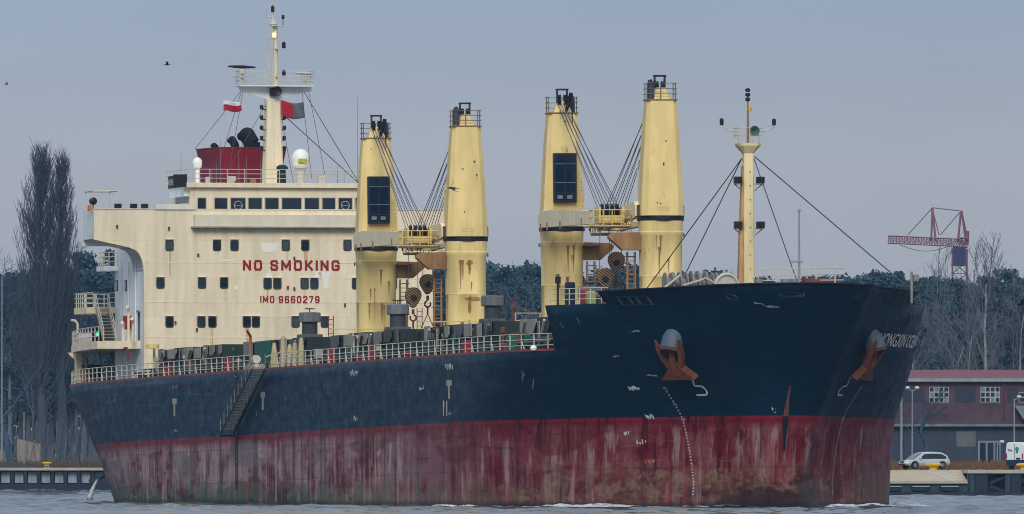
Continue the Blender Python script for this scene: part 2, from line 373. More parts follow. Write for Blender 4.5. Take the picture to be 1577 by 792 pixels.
    rd = mixc(mth('MULTIPLY', mth('MULTIPLY', rng_(X, -7, -2), rng_(mth('ADD', hh, mth('MULTIPLY', mth('SUBTRACT', mid, .5), 4.0)), 2.0, 1.0)), .85), rd, c8(26, 20, 24))  # separate darker zone low around the stem and bulb
    edge = mth('ADD', Z, mth('MULTIPLY', mth('SUBTRACT', fine, .5), .03))
    col = mixc(mth('GREATER_THAN', edge, 10.2), rd, nv)
    # welded plate seams
    mp = n.new('ShaderNodeMapping'); mp.inputs['Rotation'].default_value = (R(-90), 0, 0); L(tcn.outputs['Object'], mp.inputs[0])
    br = n.new('ShaderNodeTexBrick'); br.inputs['Scale'].default_value = 1; br.inputs['Brick Width'].default_value = 9.2; br.inputs['Row Height'].default_value = 2.3
    br.inputs['Mortar Size'].default_value = .05; br.inputs['Mortar Smooth'].default_value = .4; br.offset = .5
    L(mp.outputs[0], br.inputs['Vector'])
    col = mixc(mth('MULTIPLY', br.outputs['Fac'], mth('MULTIPLY', rng_(mid, .4, .6), .35)), col, (.01, .012, .016, 1))
    L(col, b.inputs['Base Color'])
    bp = n.new('ShaderNodeBump'); bp.inputs['Strength'].default_value = .35; bp.inputs['Distance'].default_value = .25
    L(mth('ADD', mth('MULTIPLY', mid, .6), mth('MULTIPLY', br.outputs['Fac'], -.06)), bp.inputs['Height']); L(bp.outputs[0], b.inputs['Normal'])
    L(rng_(fine, .3, .7, .38, .7), b.inputs['Roughness'])
    return m
hullm = hull_paint()
hull = mb.build('hull', hullm, ship, fix=False)
bm = bmesh.new(); bm.from_mesh(hull.data); bmesh.ops.remove_doubles(bm, verts=bm.verts, dist=.004); bmesh.ops.recalc_face_normals(bm, faces=bm.faces)
bm.to_mesh(hull.data); bm.free(); hull.data.polygons.foreach_set('use_smooth', [True] * len(hull.data.polygons)); hull.data.set_sharp_from_angle(angle=R(50))
so = hull.modifiers.new('plate', 'SOLIDIFY'); so.thickness = .06; so.offset = -1
def sheet(name, z, x0, x1, mat, n=40, inset=.08):
    mb = MB(); L_, R_ = [], []
    for i in range(n + 1):
        x = x0 + (x1 - x0) * i / n; w = max(.02, half(x, z) - inset); L_.append((x, -w, z)); R_.append((x, w, z))
    k = len(L_); mb.add(L_ + R_, [(i, i+1, k+i+1, k+i) for i in range(k - 1)]); return mb.build(name, mat, ship)
sheet('main_deck', ZD - .05, -169.9, -12.9, dgreen)
sheet('forecastle_deck', ZF - .05, -13.0, stem(ZF) - .3, dgreen)
mb = MB(); w = half(-13, 15.5) - .1; mb.box(-13.15, -13.02, -w, w, ZD - .03, ZF - .06); mb.build('forecastle_bulkhead', navy_t, ship)
# bulwark cap rail and deck-edge plate
def edge_pts(z, x0, x1, n, sg, out=0.0):
    return [(x0 + (x1 - x0) * i / n, sg * (half(x0 + (x1 - x0) * i / n, z) + out), z) for i in range(n + 1)]
mb = MB()
cap = edge_pts(ZT, -7, stem(ZT) - .02, 40, -1) + list(reversed(edge_pts(ZT, -7, stem(ZT) - .02, 40, 1)))
cap = [(x, y, sheer(x, z)) for x, y, z in cap]
for p, q in zip(cap[:-1], cap[1:]): mb.bar(p, q, .22, .07)
mb.build('bulwark_cap', navy_t, hull)
# red waterway bar along the deck edge
for sg in (-1, 1):
    mb = MB(); pts = edge_pts(ZD + .06, -168, -13, 80, sg, -.06)
    for p, q in zip(pts[:-1], pts[1:]): mb.bar(p, q, .08, .16)
    mb.build('deck_edge_bar', paint('edge_red', c8(140, 62, 60), var=.5, scale=1, streak=False, rust=.3), hull)
# bulwark stays inside
for sg in (-1, 1):
    for i in range(9):
        x = -6 + i * 1.0; w = half(x, ZF) - .12
        mb = MB(); mb.prism([(x, sg * w, ZF + .7), (x, sg * w, ZF - .04), (x, sg * (w - .6), ZF - .04)], (.03, 0, 0)); mb.build('bulwark_stay', navy_t, hull)

# paint marks that follow the hull surface -----------------------------------
def on_hull(x, z, sg=-1, out=.02): return (x, sg * (half(x, z) + out), z)
def hull_decal(name, polys, mat, sg=-1):
    mb = MB()
    for pl in polys: mb.add([on_hull(x, z, sg) for x, z in pl], [tuple(range(len(pl)))])
    return mb.build(name, mat, hull, fix=False)
def hull_text(name, txt, x, z, size, mat, sg=-1, sx=1.0, bold=0, slant=0):
    vs, fs = text_mesh(txt, size, bold, sx)
    mb = MB(); d = 1 if sg < 0 else -1           # reading direction: bow to the right on the starboard side
    mb.add([on_hull(x + d * u + slant * v, z + v, sg) for u, v in vs], fs); return mb.build(name, mat, hull, fix=False)
def hp(px, py):                                # first hull point met by the sight line through a picture point
    x = 5.6; st_ = .25
    while x > -171:
        p = pick(px, py, 0, x)
        if abs(p.y) < half(p.x, p.z):
            if st_ < .004: return p
            x += st_; st_ *= .25
        x -= st_
    return pick(px, py, 1, -BH)
# draught figures on both bows
for sg in (-1, 1):
    for k, zz in enumerate((12, 11, 10, 9, 8, 7, 6)):
        for q in range(5):
            z0 = zz - q * .2
            if q == 0: hull_text('draught_mark', str(zz), -5.9, z0, .30, whitel, sg, .9)
            else: hull_decal('draught_mark', [[(-5.9 - .05, z0 - .03), (-5.9 + .05, z0 - .03), (-5.9 + .05, z0 + .04), (-5.9 - .05, z0 + .04)]], whitel, sg)
# bulb symbols
def stroke(pts, wd):
    out = []
    for (x0, z0), (x1, z1) in zip(pts[:-1], pts[1:]):
        l = math.hypot(x1 - x0, z1 - z0); nx, nz = -(z1 - z0) / l * wd / 2, (x1 - x0) / l * wd / 2
        for k in range(3):
            a0, a1 = k / 3, (k + 1) / 3
            A = (x0 + (x1-x0)*a0, z0 + (z1-z0)*a0); Bq = (x0 + (x1-x0)*a1, z0 + (z1-z0)*a1)
            out.append([(A[0]+nx, A[1]+nz), (A[0]-nx, A[1]-nz), (Bq[0]-nx, Bq[1]-nz), (Bq[0]+nx, Bq[1]+nz)])
    return out
bs = [(-.55, -.45), (.35, -.45), (.62, -.3), (.68, -.05), (.5, .2), (-.2, .25), (.05, .95)]
for sg in (-1, 1):
    hull_decal('bulb_symbol', stroke([(-3.7 + u * .7, 11.95 + v * .85) for u, v in bs], .1), whitel, sg)
# tug marks and letters along the side
for px, py in ((269, 625), (405, 615), (692, 597)):
    p = hp(px, py)
    hull_decal('tug_mark', [[(p.x-.75, p.z+.12), (p.x+.75, p.z+.12), (p.x+.75, p.z+.5), (p.x-.75, p.z+.5)], [(p.x-.3, p.z-.75), (p.x+.3, p.z-.75), (p.x+.3, p.z+.12), (p.x-.3, p.z+.12)]],
               paint('mark_buff', c8(170, 164, 148), var=.5, scale=4, streak=False))
fl = random.Random(12)
def flecks(px, py, wpx, hpx, mat, n=9, k=.09):           # a worn stencil, no longer legible
    p, q = hp(px - wpx / 2, py), hp(px + wpx / 2, py - hpx); dx = (q.x - p.x); dz = (q.z - p.z); pl = []
    for i in range(n):
        x = p.x + dx * (i % 5 + fl.uniform(.1, .8)) / 5; z = p.z + dz * (.15 + .7 * fl.random()); a_ = abs(dx) * .055 * fl.uniform(.6, 1.3); b_ = k * fl.uniform(.6, 1.6)
        pl.append([(x - a_, z - b_), (x + a_, z - b_), (x + a_ * .9, z + b_), (x - a_, z + b_ * .9)])
    hull_decal('worn_stencil', pl, mat, -1 if p.y < 0 else 1)
wornr = paint('stencil_rust', c8(170, 110, 84), var=.4, scale=5, streak=False)
for px, py, w_, h_, m_, n_ in ((271, 600, 11, 8, wornr, 9), (546, 578, 12, 8, whitel, 12), (692, 569, 13, 9, whitel, 16), (548, 650, 6, 10, whitel, 7), (650, 601, 7, 6, whitel, 6), (977, 602, 12, 8, whitel, 10), (1001, 645, 10, 7, whitel, 14),
    (988, 684, 14, 6, spk0 if False else whitel, 5), (1002, 713, 16, 4, wornr, 9), (272, 668, 6, 8, whitel, 4), (694, 640, 5, 8, whitel, 4), (1045, 664, 9, 5, wornr, 5), (966, 672, 10, 10, whitel, 4), (1196, 634, 8, 6, whitel, 4)):
    flecks(px, py, w_, h_, m_, n_)
for px in (683.5, 688.5):
    p = hp(px, 630); hull_decal('tug_mark', [[(p.x-.14, p.z-.45), (p.x+.14, p.z-.45), (p.x+.14, p.z+.55), (p.x-.14, p.z+.55)]], whitel)
# name on both bows
pn = hp(1352, 524)
nv_, nf_ = text_mesh('HONGXIN OCEAN', .95, .004, 1.0)
for sg in (1,):
    x0_ = min(v[0] for v in nv_); k_ = 9.0 / (max(v[0] for v in nv_) - x0_)
    mb = MB(); mb.add([on_hull(pn.x - (u - x0_) * k_, pn.z + v * 1.25 + .0, sg, .03) for u, v in nv_], nf_); mb.build('ship_name', paint('name_white', c8(228, 224, 212), var=.15), hull, fix=False)
# scrapes and rust with their own shapes
scr = random.Random(5)
def scrape(px, py, wpx, hpx, mat, k=1.0):
    p = hp(px, py); q = hp(px + wpx, py - hpx); 
    pts = []; nseg = 6
    for i in range(nseg + 1):
        f = i / nseg; pts.append((p.x + (q.x - p.x) * f + scr.uniform(-.12, .12), p.z + (q.z - p.z) * f + scr.uniform(-.04, .04)))
    up, dn = [], []
    for i, (x, z) in enumerate(pts):
        w_ = (.05 + .07 * scr.random()) * k * (1 if 0 < i < nseg else .2); vv = abs(q.z - p.z) > .5; up.append((x - w_ * .6 * vv, z + w_ * (not vv))); dn.append((x + w_ * .6 * vv, z - w_ * (not vv)))
    hull_decal('scrape', [[up[i], dn[i], dn[i+1], up[i+1]] for i in range(nseg)], mat, -1 if p.y < 0 else 1)
sw = paint('scrape_white', c8(150, 158, 160), var=.6, scale=6, streak=False)
srust = paint('scrape_rust', c8(120, 74, 58), var=.5, scale=5, streak=False)
spk = paint('scrape_pink', c8(150, 104, 100), var=.4, scale=5, streak=False)
for px, py, w_, h_ in ((1160, 466, 14, -3), (1182, 471, 12, -2), (996, 577, 18, -2), (862, 495, 6, -12), (888, 488, 7, -12), (971, 510, 14, 0), (942, 549, 12, 0)):
    scrape(px, py, w_, h_, sw, .45)
def stem_mark(name, za, zb, wa, wb, mat, off=0.0):
    mb = MB(); n_ = 10
    for i in range(n_ + 1):
        z = za + (zb - za) * i / n_; w_ = (wa + (wb - wa) * i / n_) * scr.uniform(.7, 1.2); o_ = off * i / n_; mb.v += [(stem(z) + .012, o_ - w_, z), (stem(z) + .012, o_ + w_, z)]
    mb.f = [(2*i, 2*i+1, 2*i+3, 2*i+2) for i in range(n_)]; mb.m = [0] * n_; mb.build(name, mat, hull, fix=False)
stem_mark('stem_rust', 10.2, 12.1, .16, .04, srust, .1); stem_mark('stem_scar', 8.0, 10.15, .1, .2, dark)
for px, py in ((820, 600), (806, 588), (804, 585), (168, 625), (176, 620), (186, 632), (232, 640), (290, 610), (440, 620), (426, 640), (395, 640), (688, 640), (684, 638), (500, 600), (490, 632)):
    scrape(px, py, 1.5, scr.uniform(6, 22), sw, scr.uniform(.5, 1.1))

# anchors in their bolsters
def anchor(sg):
    x0, z0 = -3.5, 14.35; w = half(x0, z0); e = .05
    n = Vector((-(half(x0 + e, z0) - half(x0 - e, z0)) / (2*e), sg, -(half(x0, z0 + e) - half(x0, z0 - e)) / (2*e))).normalized()
    up = (Vector((0, 0, 1)) - n * n.z).normalized(); sd = up.cross(n)
    O = Vector((x0, sg * w, z0)); F = lambda a, u, o: O + sd * a + up * u + n * o
    ax = Vector((0, -.74, .67)); nr = Vector((0, .67, .74)); qs = [2*math.pi*i/22 for i in range(22)]
    def ring(c, r): return [F(r * math.cos(q), c[0] + nr.y * r * math.sin(q), c[1] + nr.z * r * math.sin(q) * .8) for q in qs]
    mb = MB(); mb.loft([ring((1.25, -.75), .66), ring((1.0, -.05), .72), ring((.45, .55), .76), ring((.38, .58), .64), ring((.8, .1), .56)], cap=False); bo = mb.build('anchor_bolster', ancg, hull, smooth=True)
    mb = MB(); mb.add(ring((.62, .3), .62), [tuple(range(22))]); mb.build('hawse_opening_shade', dark, bo)  # dark disc painted in for the shade inside the hawse mouth
    mb = MB(); rr_ = ring((.36, .62), .70)
    for i in range(22): mb.tube(rr_[i], rr_[(i + 1) % 22], .085, n=6)
    mb.build('bolster_lip', rustm, bo)
    mb = MB()          # stockless anchor: crown plate, shank, two flukes
    mb.loft([[F(a * x, u, o) for a, o in ((-1, .35), (1, .35), (1, .85), (-1, .85))] for x, u in ((1.35, -1.62), (1.28, -1.48), (.66, -.95), (.42, -.5))])
    for s in (-1, 1):
        rings = []
        for a, u, wd, th in ((.30, -1.3, .26, .30), (.42, -.75, .24, .28), (.72, -.15, .22, .26), (.86, .5, .19, .22), (.95, 1.2, .05, .07)):
            rings.append([F(s * a + wd * .75 * i, u, .62 + th * .75 * j) for i, j in ((-1,-1),(1,-1),(1,1),(-1,1))])
        mb.loft(rings)
    mb.loft([[F(.16 * i, u, o + .16 * j) for i, j in ((-1,-1),(1,-1),(1,1),(-1,1))] for u, o in ((-1.3, .75), (-.2, .72), (.5, .42))])
    mb.build('anchor', rustm, hull, smooth=True)
anchor(-1); anchor(1)
# fairleads in the bulwark
def fairlead(px, py, w_, h_, sg=-1, mat=white, bars=0):
    p = hp(px, py) if sg < 0 else None
    if p is not None and p.y > 0: sg = 1
    x, z = (p.x, p.z) if p else (px, py)
    mb = MB()
    def ring(s, o): return [on_hull(x + w_ * s * math.cos(q), z + h_ * s * math.copysign(abs(math.sin(q)) ** .7, math.sin(q)), sg, o) for q in [2*math.pi*i/18 for i in range(18)]]
    mb.loft([ring(1.0, .01), ring(.95, .09), ring(.78, .09), ring(.72, .03)], cap=False); f = mb.build('fairlead', mat, hull, smooth=True)
    mb = MB(); mb.add(ring(.74, .035), [tuple(range(18))])  # dark disc stands for the shaded hole; the plating behind is uncut
    mb.build('fairlead_opening_shade', dark, f)
    return x, z
chk = paint('chock_grey', c8(40, 58, 76), var=.5, scale=4, rust=.25)
fairlead(1128, 458, .24, .2, mat=chk); fairlead(1234, 455, .3, .17, mat=chk); fairlead(1322, 455, .24, .2, mat=chk)
p0 = hp(955, 461); p1 = hp(1000, 460)
mb = MB(); zc = (p0.z + p1.z) / 2 - .12
for za, zb in ((zc - .3, zc - .24), (zc + .24, zc + .3)): 
    for i in range(8):
        xa = p0.x + (p1.x - p0.x) * i / 8; xb = p0.x + (p1.x - p0.x) * (i + 1) / 8
        mb.loft([[on_hull(x, z, -1, o) for z, o in ((za, 0), (za, .12), (zb, .12), (zb, 0))] for x in (xa, xb)])
for i in (0, 3, 5, 8):
    xa = p0.x + (p1.x - p0.x) * i / 8; mb.loft([[on_hull(x, z, -1, o) for x, o in ((xa - .05, 0), (xa - .05, .12), (xa + .05, .12), (xa + .05, 0))] for z in (zc - .28, zc + .28)])
rf = mb.build('roller_fairlead', chk, hull)
mb = MB()
for i in range(8):
    xa = p0.x + (p1.x - p0.x) * i / 8; xb = p0.x + (p1.x - p0.x) * (i + 1) / 8
    mb.add([on_hull(xa, zc - .25, -1, .03), on_hull(xb, zc - .25, -1, .03), on_hull(xb, zc + .25, -1, .03), on_hull(xa, zc + .25, -1, .03)], [(0,1,2,3)])
mb.build('fairlead_opening_shade', dark, rf)  # dark strip stands for the shade between the rollers
fairlead(-1.2, 18.0, .7, .3, 1, chk); fairlead(-8.6, 16.6, .45, .35, 1, chk)

# ------------------------------------------------------------------ railings
def railing(name, pts, h, mat, spacing=1.8, rails=3, parent=ship, r=.035, stay=None, rr=None):
    """stanchions as sub-parts sharing one mesh, rails as the part's own mesh"""
    rr = rr or r * .85
    mb = MB()
    for k in range(rails):
        z = h * (k + 1) / rails
        for p, q in zip(pts[:-1], pts[1:]): mb.tube((p[0], p[1], p[2] + z), (q[0], q[1], q[2] + z), rr, n=5)
    o = mb.build(name, mat, parent)
    pm = MB(); pm.tube((0, 0, 0), (0, 0, h), r * 1.15, n=6)
    post0 = pm.build('stanchion', mat, o); used = False
    st0 = None
    if stay:
        sm = MB(); sm.bar((0, 0, h * .62), (0, 1, .02), r * 1.7, r * 1.7); st0 = sm.build('stanchion_stay', mat, o); sused = False
    acc = 0.0; nxt = 0.0; k = 0
    for p, q in zip(pts[:-1], pts[1:]):
        p, q = Vector(p), Vector(q); L_ = (q - p).length
        while nxt <= acc + L_ + 1e-6:
            c = p.lerp(q, min(1, max(0, (nxt - acc) / max(L_, 1e-6))))
            if not used: post0.location = c; used = True
            else: share(post0, o, c)
            if st0 and k % 3 == 1:
                d = (q - p).normalized(); s_ = stay
                ang = math.atan2(d.y * s_, d.x * s_) ; 
                x_ = st0 if not sused else share(st0, o); sused = True
                x_.location = c; x_.rotation_euler = (0, 0, ang - math.pi / 2); x_.scale = (1, .55, 1)
            nxt += spacing; k += 1
        acc += L_
    return o
def deck_edge(x0, x1, n, sg, z=ZD, inset=.18): return [(x0 + (x1-x0)*i/n, sg * (half(x0 + (x1-x0)*i/n, min(z, ZT)) - inset), z) for i in range(n + 1)]
railing('deck_railing', deck_edge(-87.5, -13.4, 40, -1), 1.12, white, 1.75, 3, stay=1)
railing('deck_railing', deck_edge(-166, -94.5, 40, -1), 1.12, white, 1.75, 3, stay=1)
railing('deck_railing', deck_edge(-166, -13.4, 30, 1), 1.12, white, 3.5, 3)
railing('forecastle_railing', deck_edge(-12.7, -7.1, 6, -1, ZF), 1.05, white, 1.1, 3)
# ------------------------------------------------------------------ hatches
CR_T = [32.8, 60.2, 88.3, 115.7]
HW, HZ = 10.5, 17.0
ends = [(-14.0, -29.2), (-36.4, -56.6), (-63.8, -84.7), (-91.9, -112.1), (-119.3, -140.8)]
hrng = random.Random(3)
SK2 = paint('panel_light', c8(156, 152, 146), var=.4, scale=1.5, rust=.45, rustcol=c8(104, 76, 60)); CVR = paint('cover_dark', c8(38, 52, 52), var=.4, scale=1, rust=.3, rustcol=c8(60, 50, 44)); SK3 = paint('panel_brown', c8(74, 60, 56), var=.4, scale=1.5, rust=.4)
for hx0, hx1 in ends:
    mb = MB(); mb.box(hx1, hx0, -HW + .35, HW - .35, ZD - .04, 16.0); hatch = mb.build('hatch_coaming', dgreen, ship)
    mb = MB()                                    # coaming table and walkway pipes
    for sg in (-1, 1): mb.box(hx1 - .1, hx0 + .1, sg * (HW - .36), sg * (HW + .12), 15.72, 15.82)
    mb.box(hx0, hx0 + .3, -HW, HW, 15.72, 15.82); mb.build('coaming_table', dgreen, hatch)
    mb = MB(); mb.tube((hx1 + .3, -HW - .28, 15.45), (hx0 - .3, -HW - .28, 15.45), .22, n=10); mb.box(hx1, hx0, -HW - .5, -HW + .3, 15.05, 15.2); mb.build('cover_wheel_track', paint('track_green', c8(16, 62, 52), var=.35, scale=1), hatch)
    n = 4; Lp = (hx0 - hx1) / n
    for k in range(n):                           # folding cover panels
        a0 = hx1 + k * Lp + .06; a1 = a0 + Lp - .12
        mb = MB(); mb.box(a0, a1, -HW + .1, HW - .1, 16.02, HZ - .1 + .06 * (k % 2)); mb.build('hatch_cover_panel', CVR, hatch)
    x = hx1 + .4; k = 0
    while x < hx0 - .6:                          # skirt plates, bent and rusty, along the starboard edge
        L_ = hrng.uniform(1.2, 3.2); zt = HZ - .05 + hrng.uniform(-.12, .04); zb = 15.86 + hrng.uniform(0, .45)
        x1 = min(x + L_, hx0 - .1); y = -HW - hrng.uniform(.0, .12); cut = hrng.choice((0, 0, .35, .6)) * (x1 - x) * .5
        mb = MB(); mb.prism([(x, y, zt), (x1, y, zt), (x1, y, zb + cut * .8), (x1 - cut, y, zb), (x + cut * .5, y, zb)], (0, .07, 0))
        mb.build('skirt_plate', hrng.choice((greyl, greyl, grey, SK2, SK2, SK3)), hatch)
        x = x1 + hrng.uniform(.15, 1.6); k += 1
    x = hx1 + .8
    while x < hx0:                               # coaming stays
        mb = MB(); mb.prism([(x, -HW + .36, ZD), (x, -HW - .35, ZD), (x, -HW - .02, 15.7), (x, -HW + .36, 15.7)], (.05, 0, 0)); mb.build('coaming_stay', dgreen, hatch); x += 1.9
    for q in range(3):                           # hooks, cleats, diagonal rams
        x = hx1 + hrng.uniform(1, hx0 - hx1 - 1); mb = MB(); mb.bar((x, -HW - .16, 15.9), (x + .9, -HW - .2, 16.75), .14, .14); mb.build('cover_ram', hrng.choice((white, greyl, rustm)), hatch)
# small fittings along the hatch edges: vents, valves, cleats, hose reels
fit = [paint('fit_grey', c8(112, 112, 108), var=.4, rust=.4), dgreen, black, paint('fit_green', c8(30, 92, 72), var=.3), paint('fit_rust', c8(104, 72, 52), var=.4), paint('fit_pale', c8(176, 172, 160), var=.3, rust=.3)]
for hx0, hx1 in ends:
    for k in range(11):
        x = hrng.uniform(hx1 + .5, hx0 - .5); y = -HW - hrng.uniform(.3, 1.6); h_ = hrng.uniform(.6, 2.1); m_ = hrng.choice(fit); mb = MB(); q = hrng.random()
        if q < .35: mb.lathe([(.09, 0), (.09, h_ * .8), (.2, h_ * .82), (.2, h_), (.05, h_ + .05)], (x, y, ZD - .04), 10)
        elif q < .6: mb.path([(x, y, ZD), (x, y, ZD + h_), (x + .25, y - .1, ZD + h_ + .2), (x + .55, y - .15, ZD + h_)], .07, 6)
        elif q < .8: mb.box(x, x + hrng.uniform(.3, 1.0), y, y + .4, ZD, ZD + h_ * .7)
        else:
            for s_ in (0, .4): mb.tube((x + s_, y, ZD), (x + s_, y, ZD + 2.1), .03, n=5)
            for r_ in range(6): mb.tube((x, y, ZD + .3 + r_ * .33), (x + .4, y, ZD + .3 + r_ * .33), .025, n=5)
        mb.build('deck_fitting', m_, ship, smooth=q < .6)
# deck pipes along the starboard walkway
for yy, zz, rr, m_ in ((-11.3, 14.95, .13, dgreen), (-11.7, 14.9, .09, dgreen), (-12.1, 15.25, .07, grey), (-11.4, 15.5, .06, dgreen)):
    mb = MB(); mb.tube((-141, yy, zz), (-14, yy, zz), rr, n=8); mb.build('deck_pipe', m_, ship, smooth=True)
for i in range(26):
    x = -139 + i * 4.9; mb = MB(); mb.box(x, x + .12, -12.3, -11.1, ZD - .04, 15.1); mb.build('pipe_support', dgreen, ship)
for x in (-33, -60.5, -73, -105, -125, -20.5):      # lifebuoy and hose boxes by the rail
    mb = MB(); mb.box(x, x + hrng.uniform(.45, .8), -13.5, -13.0, ZD, ZD + hrng.uniform(.8, 1.15)); mb.build('hose_box', reds if hrng.random() < .7 else paint('box_green', c8(20, 110, 80)), ship, bevel=.03)
for x in (-66, -82, -38, -52, -112, -128, -24):
    mb = MB(); mb.lathe([(.22, 0), (.22, .5), (.34, .5), (.34, .62), (.12, .7)], (x, -12.7, ZD - .04), 12); mb.build('tank_vent', hrng.choice((dgreen, grey, reds)), ship, smooth=True)
# small white bag near the forward end of the rail
mb = MB(); mb.lathe([(.05, 0), (.2, .05), (.24, .2), (.14, .34), (.05, .38)], (-15.4, -12.9, ZD), 12); mb.build('white_bag', dome_w, ship, smooth=True)

# mushroom ventilators beside the cranes
for t in CR_T[1:] + [CR_T[0]]:
    x, y = -t, -4.85
    v = MB(); v.box(x - .78, x + .78, y - .78, y + .78, ZD - .04, 17.6); vt = v.build('ventilator', grey, ship, bevel=.05)
    v = MB(); v.lathe([(.56, 17.55), (.56, 18.9)], (x, y, 0), 16); v.build('vent_neck', paint('neck_grey', c8(62, 68, 76), var=.4, rust=.2), vt, smooth=True)
    v = MB(); v.lathe([(.74, 18.45), (.80, 18.5), (.80, 19.1), (.72, 19.16), (.05, 19.2)], (x, y, 0), 8); v.build('vent_cap', paint('cap_grey', c8(112, 116, 122), var=.35, rust=.2), vt)
    v = MB(); v.tube((x, y, 19.15), (x, y, 19.42), .04); v.tube((x - .35, y, 19.42), (x + .35, y, 19.42), .04); v.tube((x, y - .35, 19.42), (x, y + .35, 19.42), .04); v.build('vent_wheel', black, vt)
    # cross-deck house and hand rails beside the crane foot
    v = MB(); v.box(x - 2.0, x + 2.0, -3.4, 4.6, ZD - .04, 16.9); v.build('cross_deck_house', grey, ship)
    railing('cross_deck_railing', [(x + 1.9, -3.7, 16.95), (x + 1.9, 3.2, 16.95)], 1.0, yellow, 1.7, 2)
    v = MB()
    for sx in (-.18, .18): v.tube((x + 1.3, -3.6 + sx, ZD), (x + 1.3, -3.6 + sx, 18.9), .035, n=6)
    for k in range(12): v.tube((x + 1.3, -3.78, ZD + .4 + k * .33), (x + 1.3, -3.42, ZD + .4 + k * .33), .025, n=5)
    v.build('vent_ladder', paint('ladder_red', c8(130, 62, 52), var=.3, rust=.4), ship)
    v = MB(); v.prism([(x + 2.1, -3.2, 16.95), (x + 2.1, -1.4, 16.95), (x + 2.1, -1.7, 16.7), (x + 2.1, -2.8, 16.55)], (.7, 0, 0)); v.build('tarpaulin', white, ship)

# ------------------------------------------------------------------ deck cranes (local: X along the jib, Z from the deck)
def oct_ring(hx, hy, ch, z): return [(hx, -hy+ch, z), (hx, hy-ch, z), (hx-ch, hy, z), (-hx+ch, hy, z), (-hx, hy-ch, z), (-hx, -hy+ch, z), (-hx+ch, -hy, z), (hx-ch, -hy, z)]
def stripe_mat():
    m = bpy.data.materials.new('hazard_stripe'); m.use_nodes = True; t = m.node_tree; n = t.nodes; b = n['Principled BSDF']; b.inputs['Roughness'].default_value = .6
    tcn = n.new('ShaderNodeTexCoord'); mp = n.new('ShaderNodeMapping'); mp.inputs['Rotation'].default_value = (R(38), 0, 0)
    w = n.new('ShaderNodeTexWave'); w.bands_direction = 'Z'; w.inputs['Scale'].default_value = 1.75; w.inputs['Distortion'].default_value = .25
    rp = n.new('ShaderNodeValToRGB'); rp.color_ramp.interpolation = 'CONSTANT'; rp.color_ramp.elements[0].color = c8(26, 24, 28); rp.color_ramp.elements[1].color = c8(150, 112, 66); rp.color_ramp.elements[1].position = .55
    t.links.new(tcn.outputs['Object'], mp.inputs[0]); t.links.new(mp.outputs[0], w.inputs[0]); t.links.new(w.outputs['Fac'], rp.inputs[0]); t.links.new(rp.outputs[0], b.inputs['Base Color']); return m
stripe = stripe_mat()
JL, JZ = 24.4, 9.2
